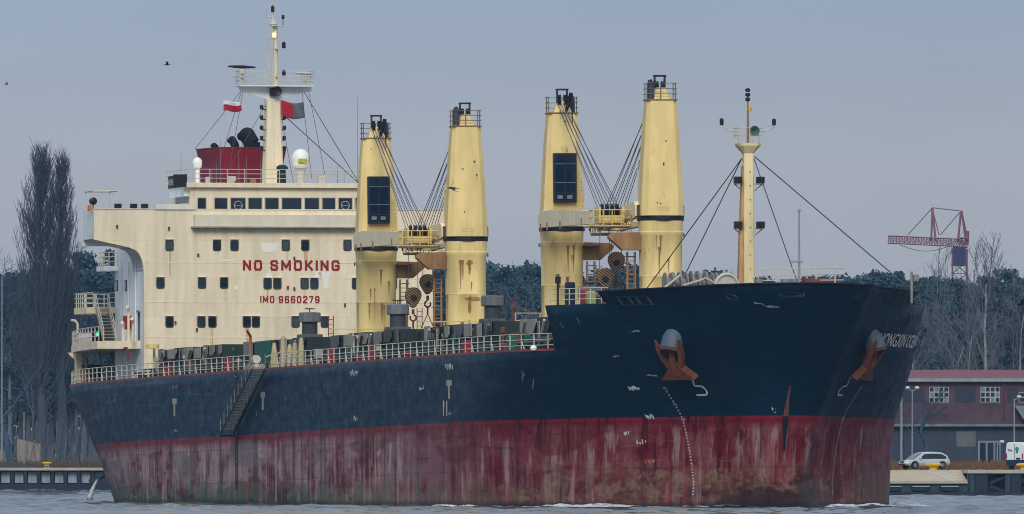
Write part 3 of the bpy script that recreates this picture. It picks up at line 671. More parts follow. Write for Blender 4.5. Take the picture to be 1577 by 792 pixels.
def make_crane():
    mb = MB()
    def rbox(k, z, ch=.62): return [(sx * (k - ch * k) + ch * k * math.cos(R(a0 + a)), sy * (k - ch * k) + ch * k * math.sin(R(a0 + a)), z) for sx, sy, a0 in ((1, 1, 0), (-1, 1, 90), (-1, -1, 180), (1, -1, 270)) for a in (0, 22.5, 45, 67.5, 90)]
    mb.loft([rbox(k, z) for k, z in ((1.5, -.04), (1.40, .4), (1.34, 2.4), (1.345, 2.42), (1.345, 2.5), (1.335, 2.52), (1.35, 5.2), (1.365, 5.22), (1.365, 5.3), (1.35, 5.32), (1.38, 7.9), (1.43, 8.0), (1.43, 8.2), (1.39, 8.25), (1.42, 8.93))])
    c = mb.build('deck_crane', cr_y, ship, smooth=True)
    mb = MB(); mb.lathe([(1.44, 8.93), (1.56, 8.95), (1.56, 9.24), (1.44, 9.26)], n=36); mb.build('slew_ring', paint('ring_black', c8(22, 22, 34)), c, smooth=True)
    mb = MB(); rings = [oct_ring(1.42, 1.42, .42, 9.26), oct_ring(1.40, 1.40, .40, 10.2), oct_ring(1.12, 1.14, .3, 14.9), oct_ring(.96, .98, .26, 16.9)]
    mb.loft(rings); tw = mb.build('crane_tower', cr_y, c, bevel=.03)
    mb = MB(); mb.box(-1.0, 1.0, -1.03, 1.03, 16.9, 16.98); mb.build('tower_platform', cr_rust, c)
    mb = MB(); mb.loft([oct_ring(.75, .62, .1, 16.98), oct_ring(.5, .32, .1, 17.75)]); mb.build('sheave_pedestal', cr_y, c)
    for y in (-.2, .2):
        mb = MB(); mb.lathe([(.1, y - .09), (.48, y - .09), (.42, y), (.48, y + .09), (.1, y + .09)], (.25, 0, 17.75), 16, 'y'); mb.build('sheave', black, c, smooth=True)
    mb = MB(); mb.box(-.1, .6, -.36, -.31, 17.2, 18.55); mb.box(-.1, .6, .31, .36, 17.2, 18.55); mb.box(-.15, .62, -.4, .4, 18.5, 18.6); mb.build('sheave_guard', black, c)
    mb = MB(); mb.tube((-.7, .72, 16.98), (-.7, .72, 18.15), .22, n=12); mb.tube((-.35, .75, 16.98), (-.35, .75, 18.0), .2, n=12); mb.build('vent_pipe', paint('pipe_grey', c8(66, 72, 82)), c, smooth=True)
    mb = MB(); mb.tube((.6, .2, 16.98), (.9, .55, 18.3), .14, n=8); mb.tube((.95, .6, 12.9), (.98, .6, 18.0), .05, n=6); mb.build('hose_run', black, c)
    railing('top_railing', [(.95, -1, 16.98), (-.95, -1, 16.98), (-.95, 1, 16.98), (.95, 1, 16.98)], 1.05, paint('rail_grey', c8(120, 118, 104)), 1.0, 3, c, .03)
    # tower access door patch on the back
    mb = MB(); zz = (9.6, 11.7)
    mb.loft([[(-1.42 + .0 - .02 + .057 * (z - 9.26), y, z) for y in (-.45, .45)] + [(-1.36 + .057 * (z - 9.26), y, z) for y in (.45, -.45)] for z in zz]); mb.build('tower_door', paint('door_buff', c8(205, 184, 128, K), var=.1), c)
    # cab on the front
    mb = MB(); mb.box(.9, 1.85, -.78, .78, 10.85, 14.2); cab = mb.build('operator_cab', paint('cab_frame', c8(18, 30, 50)), c, bevel=.05)
    for (ya, yb, za, zb) in ((-.68, -.06, 11.55, 13.4), (.02, .68, 11.55, 13.4), (-.68, .68, 13.5, 14.05), (-.68, -.06, 11.0, 11.45), (.02, .68, 11.0, 11.45)):
        mb = MB(); mb.box(1.84, 1.875, ya, yb, za, zb); mb.build('cab_pane', cabg, cab)
    for z in (12.2, 13.46): 
        mb = MB(); mb.tube((1.9, -.7, z), (1.9, .7, z), .02, n=5); mb.build('cab_rail', paint('cab_trim', c8(110, 140, 160)), cab)
    for y in (-.35, .3):
        mb = MB(); mb.box(1.88, 1.9, y - .2, y + .16, 11.1, 11.35); mb.build('cab_lamp', paint('cab_light', c8(120, 126, 128)), cab)
    mb = MB(); mb.box(1.2, 1.46, -.8, .8, 9.6, 10.84); mb.build('cab_apron', paint('apron_buff', c8(196, 170, 112, K), var=.25, rust=.3), c)
    mb = MB()
    for y in (.95, 1.3): mb.tube((1.55, y, 9.4), (1.5, y, 12.9), .035, n=6)
    for k in range(11): mb.tube((1.53, .95, 9.6 + k * .3), (1.53, 1.3, 9.6 + k * .3), .025, n=5)
    mb.build('tower_ladder', yellow, c)
    for s in (-1, 1):
        mb = MB(); mb.box(-.2, .2, s * 1.38, s * 1.56, 9.3, 10.0); mb.build('jib_lug', paint('lug_rust', c8(90, 60, 44), var=.4), c)
    # jib: two box legs meeting at the head
    for s in (-1, 1):
        def sec(x, y, z, w, h): return [(x, s*(y - w/2), z - h/2), (x, s*(y + w/2), z - h/2), (x, s*(y + w/2), z + h/2), (x, s*(y - w/2), z + h/2)]
        mb = MB(); mb.loft([sec(.2, 1.50, JZ + .42, .3, .7), sec(.9, 1.50, JZ + .5, .34, 1.1), sec(6, 1.42, JZ + .45, .4, 1.15), sec(14, .98, JZ + .3, .4, 1.05), sec(22.4, .55, JZ + .1, .4, .85)])
        j = mb.build('jib_leg', cr_jib, c, bevel=.02)
        for x_, y_ in ((1.6, 1.66), (4.5, 1.63), (9.5, 1.42), (17, 1.0)):
            mb = MB(); mb.box(x_, x_ + .3, s*(y_ - .03), s*(y_ + .06), JZ - .3, JZ + .2); mb.build('jib_bracket', cr_rust, j)
    for x_, y_ in ((3.0, 1.6), (8, 1.35), (13, .95), (18, .6)):
        mb = MB(); mb.box(x_, x_ + .5, -y_, y_, JZ, JZ + .5); mb.build('jib_crossbeam', cr_jib, c)
    mb = MB(); mb.box(22.3, 24.4, -.85, -.72, JZ - .35, JZ + .75); mb.box(22.3, 24.4, .72, .85, JZ - .35, JZ + .75); mb.box(22.3, 22.6, -.85, .85, JZ - .3, JZ + .6); mb.box(23.9, 24.3, -.8, .8, JZ - .3, JZ + .2)
    hd = mb.build('jib_head', yellow, c)
    for y in (-.5, -.17, .17, .5):
        mb = MB(); mb.lathe([(.08, y - .08), (.5, y - .08), (.44, y), (.5, y + .08), (.08, y + .08)], (23.4, 0, JZ + .5), 14, 'y'); mb.build('head_sheave', black, hd, smooth=True)
    mb = MB(); mb.box(22.6, 24.7, -1.25, 1.25, JZ - .62, JZ - .5); mb.build('head_platform', cr_rust, hd)
    mb = MB()
    P = [(24.7, -1.25), (24.7, 1.25), (22.6, 1.25), (22.6, -1.25), (24.7, -1.25)]
    for z in (.0, .55, 1.05):
        for a_, b_ in zip(P[:-1], P[1:]): mb.tube((a_[0], a_[1], JZ - .5 + z), (b_[0], b_[1], JZ - .5 + z), .035, n=5)
    for x_, y_ in P[:4] + [(24.7, 0), (24.7, -.6), (24.7, .6), (23.6, -1.25), (23.6, 1.25)]: mb.tube((x_, y_, JZ - .5), (x_, y_, JZ + .58), .04, n=5)
    mb.build('head_railing', yellow, hd)
    # luffing and hoisting wires
    for k in range(8):
        y0 = -.32 + .09 * k; y1 = -.75 + .21 * k
        mb = MB(); mb.tube((.35 + .5 * (k % 2), y0, 17.7 + .3 * (k % 2) - .9 * (k % 2)), (23.4, y1, JZ + .55), .026, n=6); mb.build('wire', rope, c)
    # jib rest on the column for the next crane's jib
    mb = MB(); mb.prism([(-.5, 1.25, 8.2), (-.5, 1.25, 7.0), (-.5, 2.6, 7.0), (-.5, 3.5, 7.8), (-.5, 3.5, 8.0), (-.5, 3.1, 8.15)], (1.0, 0, 0)); mb.build('jib_rest', paint('crutch_buff', c8(158, 120, 76), var=.45, scale=.9, rust=.45, rustcol=c8(116, 72, 40)), c, bevel=.02)
    # ladder with hoops up the column
    mb = MB()
    for y in (1.62, 2.12): mb.tube((.5, y, 1.6), (.5, y, 6.9), .045, n=6); mb.tube((1.1, y, 1.6), (1.1, y, 6.9), .035, n=6)
    for k in range(17): mb.tube((.5, 1.62, 1.8 + k * .3), (.5, 2.12, 1.8 + k * .3), .028, n=5)
    for k in range(5):
        z = 2.2 + k * 1.1
        mb.path([(.5, 1.62, z), (1.1, 1.5, z), (1.35, 1.87, z), (1.1, 2.24, z), (.5, 2.12, z)], .035, 5)
    mb.build('column_ladder', paint('cage_paint', c8(170, 132, 92), var=.4, rust=.5), c)
    mb = MB(); mb.box(.2, 1.4, 1.4, 2.5, 7.9, 8.0); mb.build('ladder_platform', cr_rust, c)
    mb = MB()
    for s in (-1, 1):
        for q in range(8):
            A, B_ = 2*math.pi*q/8, 2*math.pi*(q+1)/8
            mb.tube((.12*math.cos(A), s*1.56 , 8.0 + .12*math.sin(A)), (.12*math.cos(B_), s*1.56, 8.0 + .12*math.sin(B_)), .03, n=5)
    mb.build('lifting_eye', black, c)
    return c
HY_ = -.42
def hook_block(c, z, tilt, chain):
    mb = MB(); out = [(0, .85), (.35, .8), (.62, .5), (.68, .15), (.55, -.2), (.2, -.75), (0, -.85), (-.2, -.75), (-.55, -.2), (-.68, .15), (-.62, .5), (-.35, .8)]
    mb.prism([(-.28, y, z_) for y, z_ in out], (.56, 0, 0)); o = mb.build('hook_block', stripe, c, bevel=.05); o.scale = (.86, .86, .86); o.location = (24.1, HY_, z); o.rotation_euler = (0, 0, tilt)
    mb = MB(); mb.lathe([(.05, -.33), (.22, -.33), (.22, .33), (.05, .33)], (24.1, HY_, z), 14, 'x'); mb.build('block_hub', black, c)
    mb = MB(); mb.tube((24.1, HY_ - .35, z + .6), (24.0, HY_ - .3, JZ), .025, n=5); mb.tube((24.1, HY_ + .35, z + .6), (24.0, HY_ + .3, JZ), .025, n=5); mb.build('hoist_wire', rope, c)
    mb = MB(); zz = z - .8; mb.tube((24.1, 0, zz), (24.1, 0, zz - .35), .1, n=8)
    for q in range(7):
        A, B_ = R(80 - q * 42), R(80 - (q + 1) * 42); mb.tube((24.1, .22 * math.cos(A), zz - .6 + .22 * math.sin(A)), (24.1, .22 * math.cos(B_), zz - .6 + .22 * math.sin(B_)), .07, n=6)
    if chain:
        mb.tube((24.1, 0, zz - .8), (24.1, 0, zz - 1.3), .07, n=6); mb.tube((24.1, 0, zz - 1.3), (24.1, -.5, zz - 2.4), .035, n=5); mb.tube((24.1, 0, zz - 1.3), (24.1, .5, zz - 2.4), .035, n=5)
    mb.v = [(x, y + HY_, z_) for x, y, z_ in mb.v]; mb.build('cargo_hook', paint('hook_red', c8(110, 44, 44), var=.3, rust=.4), c)
crane0 = make_crane()
cranes = [crane0] + [copy_tree(crane0, ship) for _ in range(3)]
for i, (c, t) in enumerate(zip(cranes, CR_T)):
    fwd = i in (1, 3)
    c.location = (-t, 0, ZD); c.rotation_euler = (0, 0, R(-6.0) if fwd else R(174.0))
    hook_block(c, {0: 6.75, 1: 5.15, 2: 6.5, 3: 5.1}[i], 0, i > 1)
for ci, c in enumerate(cranes):                          # each crane weathers in its own way, on the face towards the bow
    crr = random.Random(50 + ci); fx_ = 1 if ci in (1, 3) else -1
    for k_ in range(7):
        y = crr.uniform(-.75, .75); z1_ = crr.uniform(2.5, 8.2); h_ = crr.uniform(.5, 2.2); w_ = crr.uniform(.03, .09); xx = fx_ * (np.interp(z1_, [.4, 2.4, 7.9], [1.41, 1.35, 1.40]) + .004); up_, dn_ = [], []
        for q in range(7): u = q / 6; ww = w_ * (1.6 if q == 0 else 1 - .8 * u) * crr.uniform(.7, 1.2); up_.append((xx, y - ww, z1_ - h_ * u)); dn_.append((xx, y + ww, z1_ - h_ * u))
        mb = MB(); mb.add(up_ + dn_, [(q, q + 1, 8 + q, 7 + q) for q in range(6)]); mb.build('rust_run', paint('run_brown', c8(160, 116, 66), var=.5, scale=4, rust=.4), c, fix=False)
    for k_ in range(5):
        y = crr.uniform(-.7, .7); z1_ = crr.uniform(10, 16.5); w_ = crr.uniform(.02, .06); xx = fx_ * np.interp(z1_, [10.2, 14.9, 16.9], [1.405, 1.125, .965])
        mb = MB(); mb.box(xx - .02, xx + .02, y - w_, y + w_, z1_ - w_ * 1.4, z1_ + w_); mb.build('rust_spot', paint('spot_brown', c8(84, 62, 44), var=.4), c)
    if ci == 2:
        for zc_, yc_, w_, h_ in ((7.45, -.1, .35, .22), (7.1, -.1, .12, .6), (4.95, -.35, .7, .16), (4.5, -.1, .14, .8)):
            mb = MB(); xx = -1.41; pts = [(xx, yc_ + w_ * math.cos(R(a)) * crr.uniform(.5, 1), zc_ + h_ * math.sin(R(a)) * crr.uniform(.5, 1)) for a in range(0, 360, 24)]; mb.add(pts, [tuple(range(15))]); mb.build('rust_patch', paint('patch_rust', c8(176, 124, 66), var=.5, scale=3, rust=.5), c, fix=False)
# ------------------------------------------------------------------ accommodation ladder and pilot ladder
def side(x, z, o): return Vector((x, -(half(x, z) + o), z))
A, B_ = Vector((-87.4, -BH - .75, ZD + .05)), Vector((-97.6, -BH - .75, 10.35))
mb = MB()
for o in (-.45, .45): mb.bar(A + Vector((0, o, 0)), B_ + Vector((0, o, 0)), .08, .16)
gw = mb.build('accommodation_ladder', shaft, ship)
st0 = None
for k in range(22):
    p = A.lerp(B_, (k + .5) / 22)
    if st0 is None:
        mb = MB(); mb.box(-.1, .1, -.40, .40, -.02, .10); st0 = mb.build('tread', tread, gw); st0.location = p + Vector((0, 0, .12))
    else: share(st0, gw, p + Vector((0, 0, .12)))
for o in (-.45, .45):
    mb = MB()
    for k in range(10): p = A.lerp(B_, k / 9) + Vector((0, o, 0)); mb.tube(p, p + Vector((0, 0, 1.0)), .03, n=5)
    for z in (.5, 1.0): mb.tube(A + Vector((0, o, z)), B_ + Vector((0, o, z)), .028, n=5)
    mb.build('ladder_railing', paint('ladder_rail', c8(120, 128, 128), var=.3), gw)
mb = MB(); mb.box(-98.9, -97.5, -BH - 1.3, -BH - .2, 10.1, 10.22); mb.build('lower_platform', shaft, gw)
mb = MB(); mb.bar(A + Vector((0, 0, -.2)) + Vector((.5, .3, 0)), B_ + Vector((0, .5, -.2)), .05, .05); mb.build('ladder_beam', shaft, gw)
mb = MB()
for x in (-97.9, -97.45): mb.tube(side(x, ZD, .06), side(x, 6.4, .06), .03, n=5)
pl = mb.build('pilot_ladder', black, ship)
for k in range(24):
    z = 14.3 - k * .33; mb = MB(); mb.tube(side(-97.9, z, .06), side(-97.45, z, .06), .035, n=5); mb.build('rung', tread if k % 6 == 0 else black, pl)
for x, hh in ((-86.8, 2.3), (-84.8, 1.7), (-83.2, 1.8), (-81.2, 2.1), (-89.6, 1.9)):       # davits and bollards at the ladder head
    mb = MB(); mb.lathe([(.22, 0), (.2, hh * .7), (.12, hh)], (x, -13.35, ZD), 10); mb.tube((x, -13.35, ZD + hh * .8), (x - .8, -13.5, ZD + .1), .09, n=6); mb.tube((x, -13.35, ZD + hh * .6), (x + .3, -14.0, ZD + .9), .05, n=6)
    mb.build('ladder_davit', paint('davit_cream', c8(190, 176, 140), var=.3, rust=.35), ship, smooth=True)
mb = MB(); mb.box(-96.5, -93.8, -13.8, -13.1, ZD, ZD + .5); mb.lathe([(.3, -.5), (.3, .5)], (-95.4, -13.4, ZD + .85), 10, 'x'); mb.build('ladder_winch', white, ship)
mb = MB(); mb.tube((-96.9, -13.4, ZD), (-96.9, -13.4, ZD + 2.5), .1); mb.tube((-96.9, -13.4, ZD + 2.5), (-95.9, -13.9, ZD + 2.9), .09); mb.build('pilot_davit', cr_rust, ship)
mb = MB(); mb.box(-101, -98.2, -12.2, -11.6, ZD, ZD + 2.2); mb.build('gear_locker', paint('locker_green', c8(18, 84, 74), var=.3), ship, bevel=.05)

# ------------------------------------------------------------------ foremast and forecastle gear
fx = -9.55
mastc = paint('mast_cream', c8(226, 208, 160, K), var=.25, scale=.7, rust=.4, rustcol=c8(170, 122, 76))
mb = MB(); mb.loft([oct_ring(.42, .36, .1, ZF - .05), oct_ring(.34, .32, .08, 27.4)]); fm = mb.build('foremast', mastc, ship)
mb = MB(); mb.loft([[(fx_ - .0, y, z) for fx_, y in ((-.2, -.34 - w_), (.25, -.34 - w_), (.25, -.26), (-.2, -.26))] for z, w_ in ((ZF, .42), (22, .26), (26.5, .08))]); mb.build('cable_trunk', paint('trunk_rust', c8(196, 156, 104), var=.5, scale=1.5, rust=.6, rustcol=c8(120, 74, 46)), fm)
mb = MB()
for k in range(10): mb.box(.34, .46, .02, .06, ZF + .5 + k * .9, ZF + .56 + k * .9)
mb.build('mast_step', black, fm)
mb = MB(); mb.loft([oct_ring(.33, .32, .1, 27.3), oct_ring(.66, .74, .25, 27.8), oct_ring(.68, .78, .25, 27.95)]); mb.build('mast_platform', mastc, fm)
railing('mast_railing', [(.68, -.78, 28), (.68, .78, 28), (-.68, .78, 28), (-.68, -.78, 28), (.68, -.78, 28)], .95, white, .8, 2, fm, .03)
for s in (-1, 1):
    mb = MB(); mb.path([(0, s * .5, 28.7), (0, s * 1.3, 28.8), (0, s * 1.75, 29.1)], .045, 6); mb.tube((0, s * .9, 29.2), (0, s * 1.75, 29.15), .03, n=5); mb.tube((0, s * 1.75, 29.0), (0, s * 1.75, 29.2), .06); mb.build('yard_arm', white, fm)
    mb = MB(); mb.lathe([(.1, 29.15), (.13, 29.2), (.13, 29.5), (.08, 29.58)], (0, s * 1.75, 0), 10); mb.build('mast_lamp', black, fm)
    for z in (22.4, 24.0 + 1.3):
        mb = MB(); mb.box(.0, .35, s * .45, s * 1.0, z, z + .06); mb.bar((.1, s * .42, z - .4), (.1, s * .9, z), .06, .06); br_ = mb.build('lamp_bracket', cr_rust, fm)
        mb = MB(); mb.box(.1, .5, s * .5, s * 1.0, z + .08, z + .5); mb.build('floodlight', black, br_, bevel=.03)
mb = MB(); mb.tube((0, 0, 28), (0, 0, 31.2), .09, .05); mb.build('lamp_pole', cr_rust, fm)
mb = MB(); mb.lathe([(.1, .5), (.13, .7), (.31, .92), (.33, .96), (.22, .94), (.04, .75)], (.0, .22, 28.75), 18, 'x'); mb.build('fog_horn', paint('horn_green', c8(70, 96, 92)), fm, smooth=True)
mb = MB(); mb.lathe([(.1, 30.05), (.12, 30.1), (.12, 30.32), (.07, 30.36)], (.2, .1, 0), 10); mb.build('masthead_lamp', emit('lamp_yellow', c8(190, 160, 70), .15), fm)
for z in (30.7, 31.0, 31.3):
    mb = MB(); mb.lathe([(.1, z), (.17, z + .05), (.17, z + .18), (.1, z + .24)], (0, 0, 0), 8); mb.build('signal_lamp', black, fm)
fm.location = (fx, 0, 0)
def stay(name, a, b, r=.035): mb = MB(); mb.tube(a, b, r, n=5); return mb.build(name, rope, ship)
stay('mast_stay', (fx, -.4, 27), (-29.8, -3.2, ZF - .5)); stay('mast_stay', (fx, -.4, 27), (-28.0, -1.0, ZF - .5))
stay('mast_stay', (fx, .4, 27), (fx + 2.2, 3.0, ZF + .6)); stay('mast_stay', (fx + .2, .4, 27.1), (3.0, 7.2, ZT - .1), .042)
# mooring winches with drums on the forecastle
for k, (px, r_) in enumerate(((1029, .72), (1043, .76), (1055, .8), (1069, .84), (1083, .82), (1096, .7), (1107, .72))):
    p = pick(px, 432, 0, -7.6); mb = MB(); y = p.y
    mb.lathe([(.1, y - .25), (r_, y - .25), (r_, y - .16), (.35, y - .14), (.35, y + .14), (r_, y + .16), (r_, y + .25), (.1, y + .25)], (-7.6 - (k % 3) * .35, 0, ZF + 1.32), 22, 'y'); wd = mb.build('winch_drum', drum_g, ship, smooth=True); wd.rotation_euler = (0, 0, 0)
    mb = MB(); mb.box(-7.9 - (k % 3) * .35, -7.3 - (k % 3) * .35, y - .3, y - .22, ZF - .05, ZF + 1.1); mb.build('winch_frame', drum_g, wd)
for (a, b) in (((1020, 446), (1048, 424)), ((1052, 440), (1085, 430)), ((1085, 428), (1108, 440))):
    p, q = pick(*a, 0, -6.6), pick(*b, 0, -6.9); mb = MB(); mb.tube(p, q, .08); mb.build('mooring_line', paint('hawser', c8(190, 184, 168), var=.2), ship)
p = pick(1119, 432, 0, -6.2); mb = MB(); mb.lathe([(.1, -.1), (.82, -.1), (.86, 0), (.82, .12), (.7, .14), (.66, .02), (.1, 0)], (p.x, p.y, p.z - .35), 24, 'x'); mb.build('warping_head', white, ship, smooth=True)
# inner railing, staff and bits along the bow
q0, q1 = pick(1168, 438, 0, -3.0), pick(1300, 438, 0, -1.0)
railing('bow_railing', [(-3, q0.y, ZT - .05), (-2.4, (q0.y + q1.y) / 2, ZT - .05), (-1, q1.y, ZT - .05)], 1.15, white, 1.25, 3, r=.045)
p = pick(1231, 440, 0, 1.0); mb = MB(); mb.tube((1.0, p.y, ZF), (1.0, p.y, 23.2), .09, .05); mb.lathe([(.02, 23.2), (.1, 23.25), (.1, 23.4), (.02, 23.45)], (1.0, p.y, 0), 8); mb.box(.9, 1.1, p.y - .5, p.y + .25, 20.0, 20.12); mb.build('jackstaff', paint('staff_grey', c8(150, 158, 164)), ship)
p = pick(1262, 436, 0, -2.0); mb = MB(); mb.lathe([(.1, -1.1), (.55, -1.1), (.55, -.95), (.4, -.9), (.4, .9), (.55, .95), (.55, 1.1), (.1, 1.1)], (-2, p.y, ZF + 1.15), 16, 'y'); mb.build('hawser_reel', rustm, ship, smooth=True)
for px, r_ in ((1168, .3), (1212, .42), (1222, .42)):
    p = pick(px, 436, 0, -1.5); mb = MB(); mb.lathe([(r_ * .6, ZF - .05), (r_ * .6, ZF + 1.2), (r_, ZF + 1.25), (r_, ZF + 1.5)], (-1.5, p.y, 0), 14); mb.build('mooring_bollard', drum_g, ship, smooth=True)
p = pick(1404, 440, 1, 9.3); mb = MB(); mb.tube((p.x, p.y, ZF), (p.x, p.y, ZT + .95), .09); mb.box(p.x - .15, p.x + .15, p.y + .1, p.y + .45, ZT + .35, ZT + .75); mb.build('bow_lamp', drum_g, ship)
# clutter at the forecastle break
for px, py, h_, m_ in ((903, 470, 1.0, reds), (880, 470, 1.6, navy_t), (912, 470, .9, paint('hose_lime', c8(150, 165, 90)))):
    p = pick(px, py, 1, -10.2); mb = MB(); mb.box(p.x - .3, p.x + .3, -10.6, -10.0, ZF, ZF + h_); mb.build('deck_locker', m_, ship, bevel=.1)
p = pick(866, 452, 1, -12.2); mb = MB(); mb.tube((-11.6, -12.2, ZF), (-11.6, -12.2, ZF + 1.5), .07); mb.box(-11.75, -11.4, -12.35, -12.05, ZF + 1.4, ZF + 1.85); mb.build('searchlight', black, ship)
# ------------------------------------------------------------------ deckhouse
FX = -143.7; HHW = 10.8; ZW0, ZW1 = 25.0, 27.2; WY = 14.5
mb = MB(); mb.box(FX - 10, FX - .3, -HHW, HHW, ZD - .04, 27.1); house = mb.build('deckhouse', house_w, ship)
# front plate: full outline with the wings and the curved knees below them
out = [(-HHW, ZD - .04), (HHW, ZD - .04)]
def knee(s):
    pts = [(s * HHW, 22.7)]
    for i in range(9):
        q = R(90 * i / 8); pts.append((s * (HHW + .95 * (1 - math.cos(q))), 22.7 + 1.65 * math.sin(q)))
    pts += [(s * (HHW + .9), 24.40), (s * WY, ZW0), (s * WY, ZW1)]
    return pts
ol = [(-HHW, ZD - .04), (HHW, ZD - .04)] + knee(1) + list(reversed(knee(-1)))
mb = MB(); mb.prism([(FX, y, z) for y, z in ol], (-.32, 0, 0)); fr = mb.build('house_front', cream, house)
for s in (-1, 1):                     # wing underside and after wall
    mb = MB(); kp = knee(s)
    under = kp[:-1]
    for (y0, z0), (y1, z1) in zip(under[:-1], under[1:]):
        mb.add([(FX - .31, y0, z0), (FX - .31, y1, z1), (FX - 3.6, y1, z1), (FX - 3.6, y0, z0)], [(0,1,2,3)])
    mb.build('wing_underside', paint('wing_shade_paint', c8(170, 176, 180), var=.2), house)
    mb = MB(); mb.box(FX - 3.7, FX - 3.6, s * HHW, s * WY, 24.6, ZW1); mb.box(FX - 3.6, FX - .33, s * (WY - .1), s * (WY - .002), ZW0 + .05, ZW1); mb.build('wing_wall', house_w, house)
    mb = MB(); mb.box(FX - 3.6, FX - .33, s * (HHW + .02), s * (WY - .1), 25.3, 25.4); mb.build('wing_deck', dgreen, house)
# horizontal weld bands, slightly proud
for py in (405, 466, 520):
    z = pick(400, py, 0, FX).z; mb = MB(); mb.box(FX, FX + .02, -HHW + .05, HHW - .05, z - .03, z + .03); mb.build('weld_band', cream, fr)
# wheelhouse
WHY = 7.2; z0, z1 = 27.2, 29.05
mb = MB(); mb.box(FX - 7, FX - .55, -WHY, WHY, 26.9, z1); wh = mb.build('wheelhouse', cream, ship)
zb0, zb1 = pick(400, 349, 0, FX + .5).z, pick(400, 331, 0, FX + .5).z
mb = MB(); mb.box(FX + .0 + .003, FX + .5, -WHY + .1, WHY - .1, zb0, zb1); mb.build('bridge_apron', paint('apron_pale', c8(206, 200, 182, K), var=.12, rust=.15, rustcol=c8(150, 120, 90)), wh)
mb = MB(); mb.box(FX + .004, FX + .62, -WHY - .1, WHY + .1, zb0 - .1, zb0); mb.build('apron_shelf', paint('shelf_grey', c8(160, 152, 136), var=.3, rust=.3), wh)
for k in range(12):
    y = -WHY + .6 + k * 1.2; mb = MB(); mb.prism([(FX + .004, y, zb0 - .1), (FX + .5, y, zb0 - .1), (FX + .004, y, zb0 - .45)], (0, .04, 0)); mb.build('shelf_bracket', cream, wh)
mb = MB(); mb.box(FX - 8, FX - .2, -WHY - .35, WHY + .35, z1, z1 + .12); mb.box(FX - .26, FX - .2, -WHY - .35, WHY + .35, z1 - .22, z1 - .002); mb.build('wheelhouse_roof', cream, wh)
wm = [glass, paint('frame_pale', c8(190, 184, 166), var=.15)]
def bridge_window(pxa, pxb, pya=304, pyb=329, clear=False):
    a, b = pick(pxa, pyb, 0, FX - .55), pick(pxb, pya, 0, FX - .55); x = FX - .55
    mb = MB(); mb.box(x + .003, x + .05, a.y, b.y, a.z, b.z); w = mb.build('bridge_window', wm[1], wh, bevel=.03)
    mb = MB(); mb.box(x + .04, x + .07, a.y + .07, b.y - .07, a.z + .07, b.z - .07); mb.build('window_pane', glass, w)
    if clear:
        cy, cz = (a.y + b.y) / 2, (a.z + b.z) / 2; mb = MB()
        for i in range(16): A, B_ = 2*math.pi*i/16, 2*math.pi*(i+1)/16; mb.tube((x+.09, cy+.3*math.cos(A), cz+.3*math.sin(A)), (x+.09, cy+.3*math.cos(B_), cz+.3*math.sin(B_)), .03, n=5)
        mb.tube((x + .09, cy - .3, cz), (x + .09, cy + .3, cz), .02, n=5); mb.build('clear_view_screen', paint('ring_pale', c8(170, 178, 182)), w)
for a, b, c_ in ((303, 318, 0), (329, 351, 0), (354, 379, 1), (381, 404, 0), (407, 430, 0), (433, 465, 0), (468, 492, 0), (495, 517, 0), (520, 543, 1), (546, 568, 0), (571, 588, 0)): bridge_window(a, b, clear=bool(c_))
mb = MB(); mb.box(FX - 5.5, FX - 1.2, -WHY - .03, -WHY, 27.75, 28.75); mb.build('side_window', glass, wh)
# cabin windows with raised frames
srn = random.Random(9)
PANES = [glass, glass, paint('pane_blue', c8(40, 58, 76), rough=.1, var=.4, streak=False), paint('pane_curtain', c8(70, 76, 80), rough=.25, var=.4, scale=3), paint('pane_black', c8(10, 16, 24), rough=.1)]
def cabin_window(px, py, w=.5, h=.7):
    p = pick(px, py, 0, FX); mb = MB()
    def rr(s, o):
        ww, hh, r = w/2 + s, h/2 + s, .12 + s * .5; pts = []
        for cx_, cz_, a0 in ((ww-r, hh-r, 0), (-ww+r, hh-r, 90), (-ww+r, -hh+r, 180), (ww-r, -hh+r, 270)):
            for k in range(4): q = R(a0 + 30 * k); pts.append((FX + o, p.y + cx_ + r * math.cos(q), p.z + cz_ + r * math.sin(q)))
        return pts
    mb.loft([rr(.06, .003), rr(.06, .05), rr(-.01, .05), rr(-.02, .02)], cap=False); f = mb.build('cabin_window', paint('frame_dark', c8(60, 62, 64), var=.3, rust=.3), fr)
    mb = MB(); mb.add(rr(-.01, .022), [tuple(range(16))]); mb.build('window_pane', srn.choice(PANES), f)
    mb = MB(); mb.box(FX + .003, FX + .1, p.y - w/2 - .08, p.y + w/2 + .08, p.z + h/2 + .07, p.z + h/2 + .11); mb.build('drip_rail', cream, f)
    return p
WIN = [(261,378),(334,378),(361,378),(440,378),(470,378),(535,378),(594,378), (247,436),(311,436),(345,436),(412,437),(427,437),(469,437),(484,437),(548,437),(605,437),
       (261,496),(310,496),(327,496),(380,496),(394,496),(455,496),(500,496),(560,496),(620,496)]
stain = paint('rust_run', c8(168, 122, 78), var=.3, scale=3)

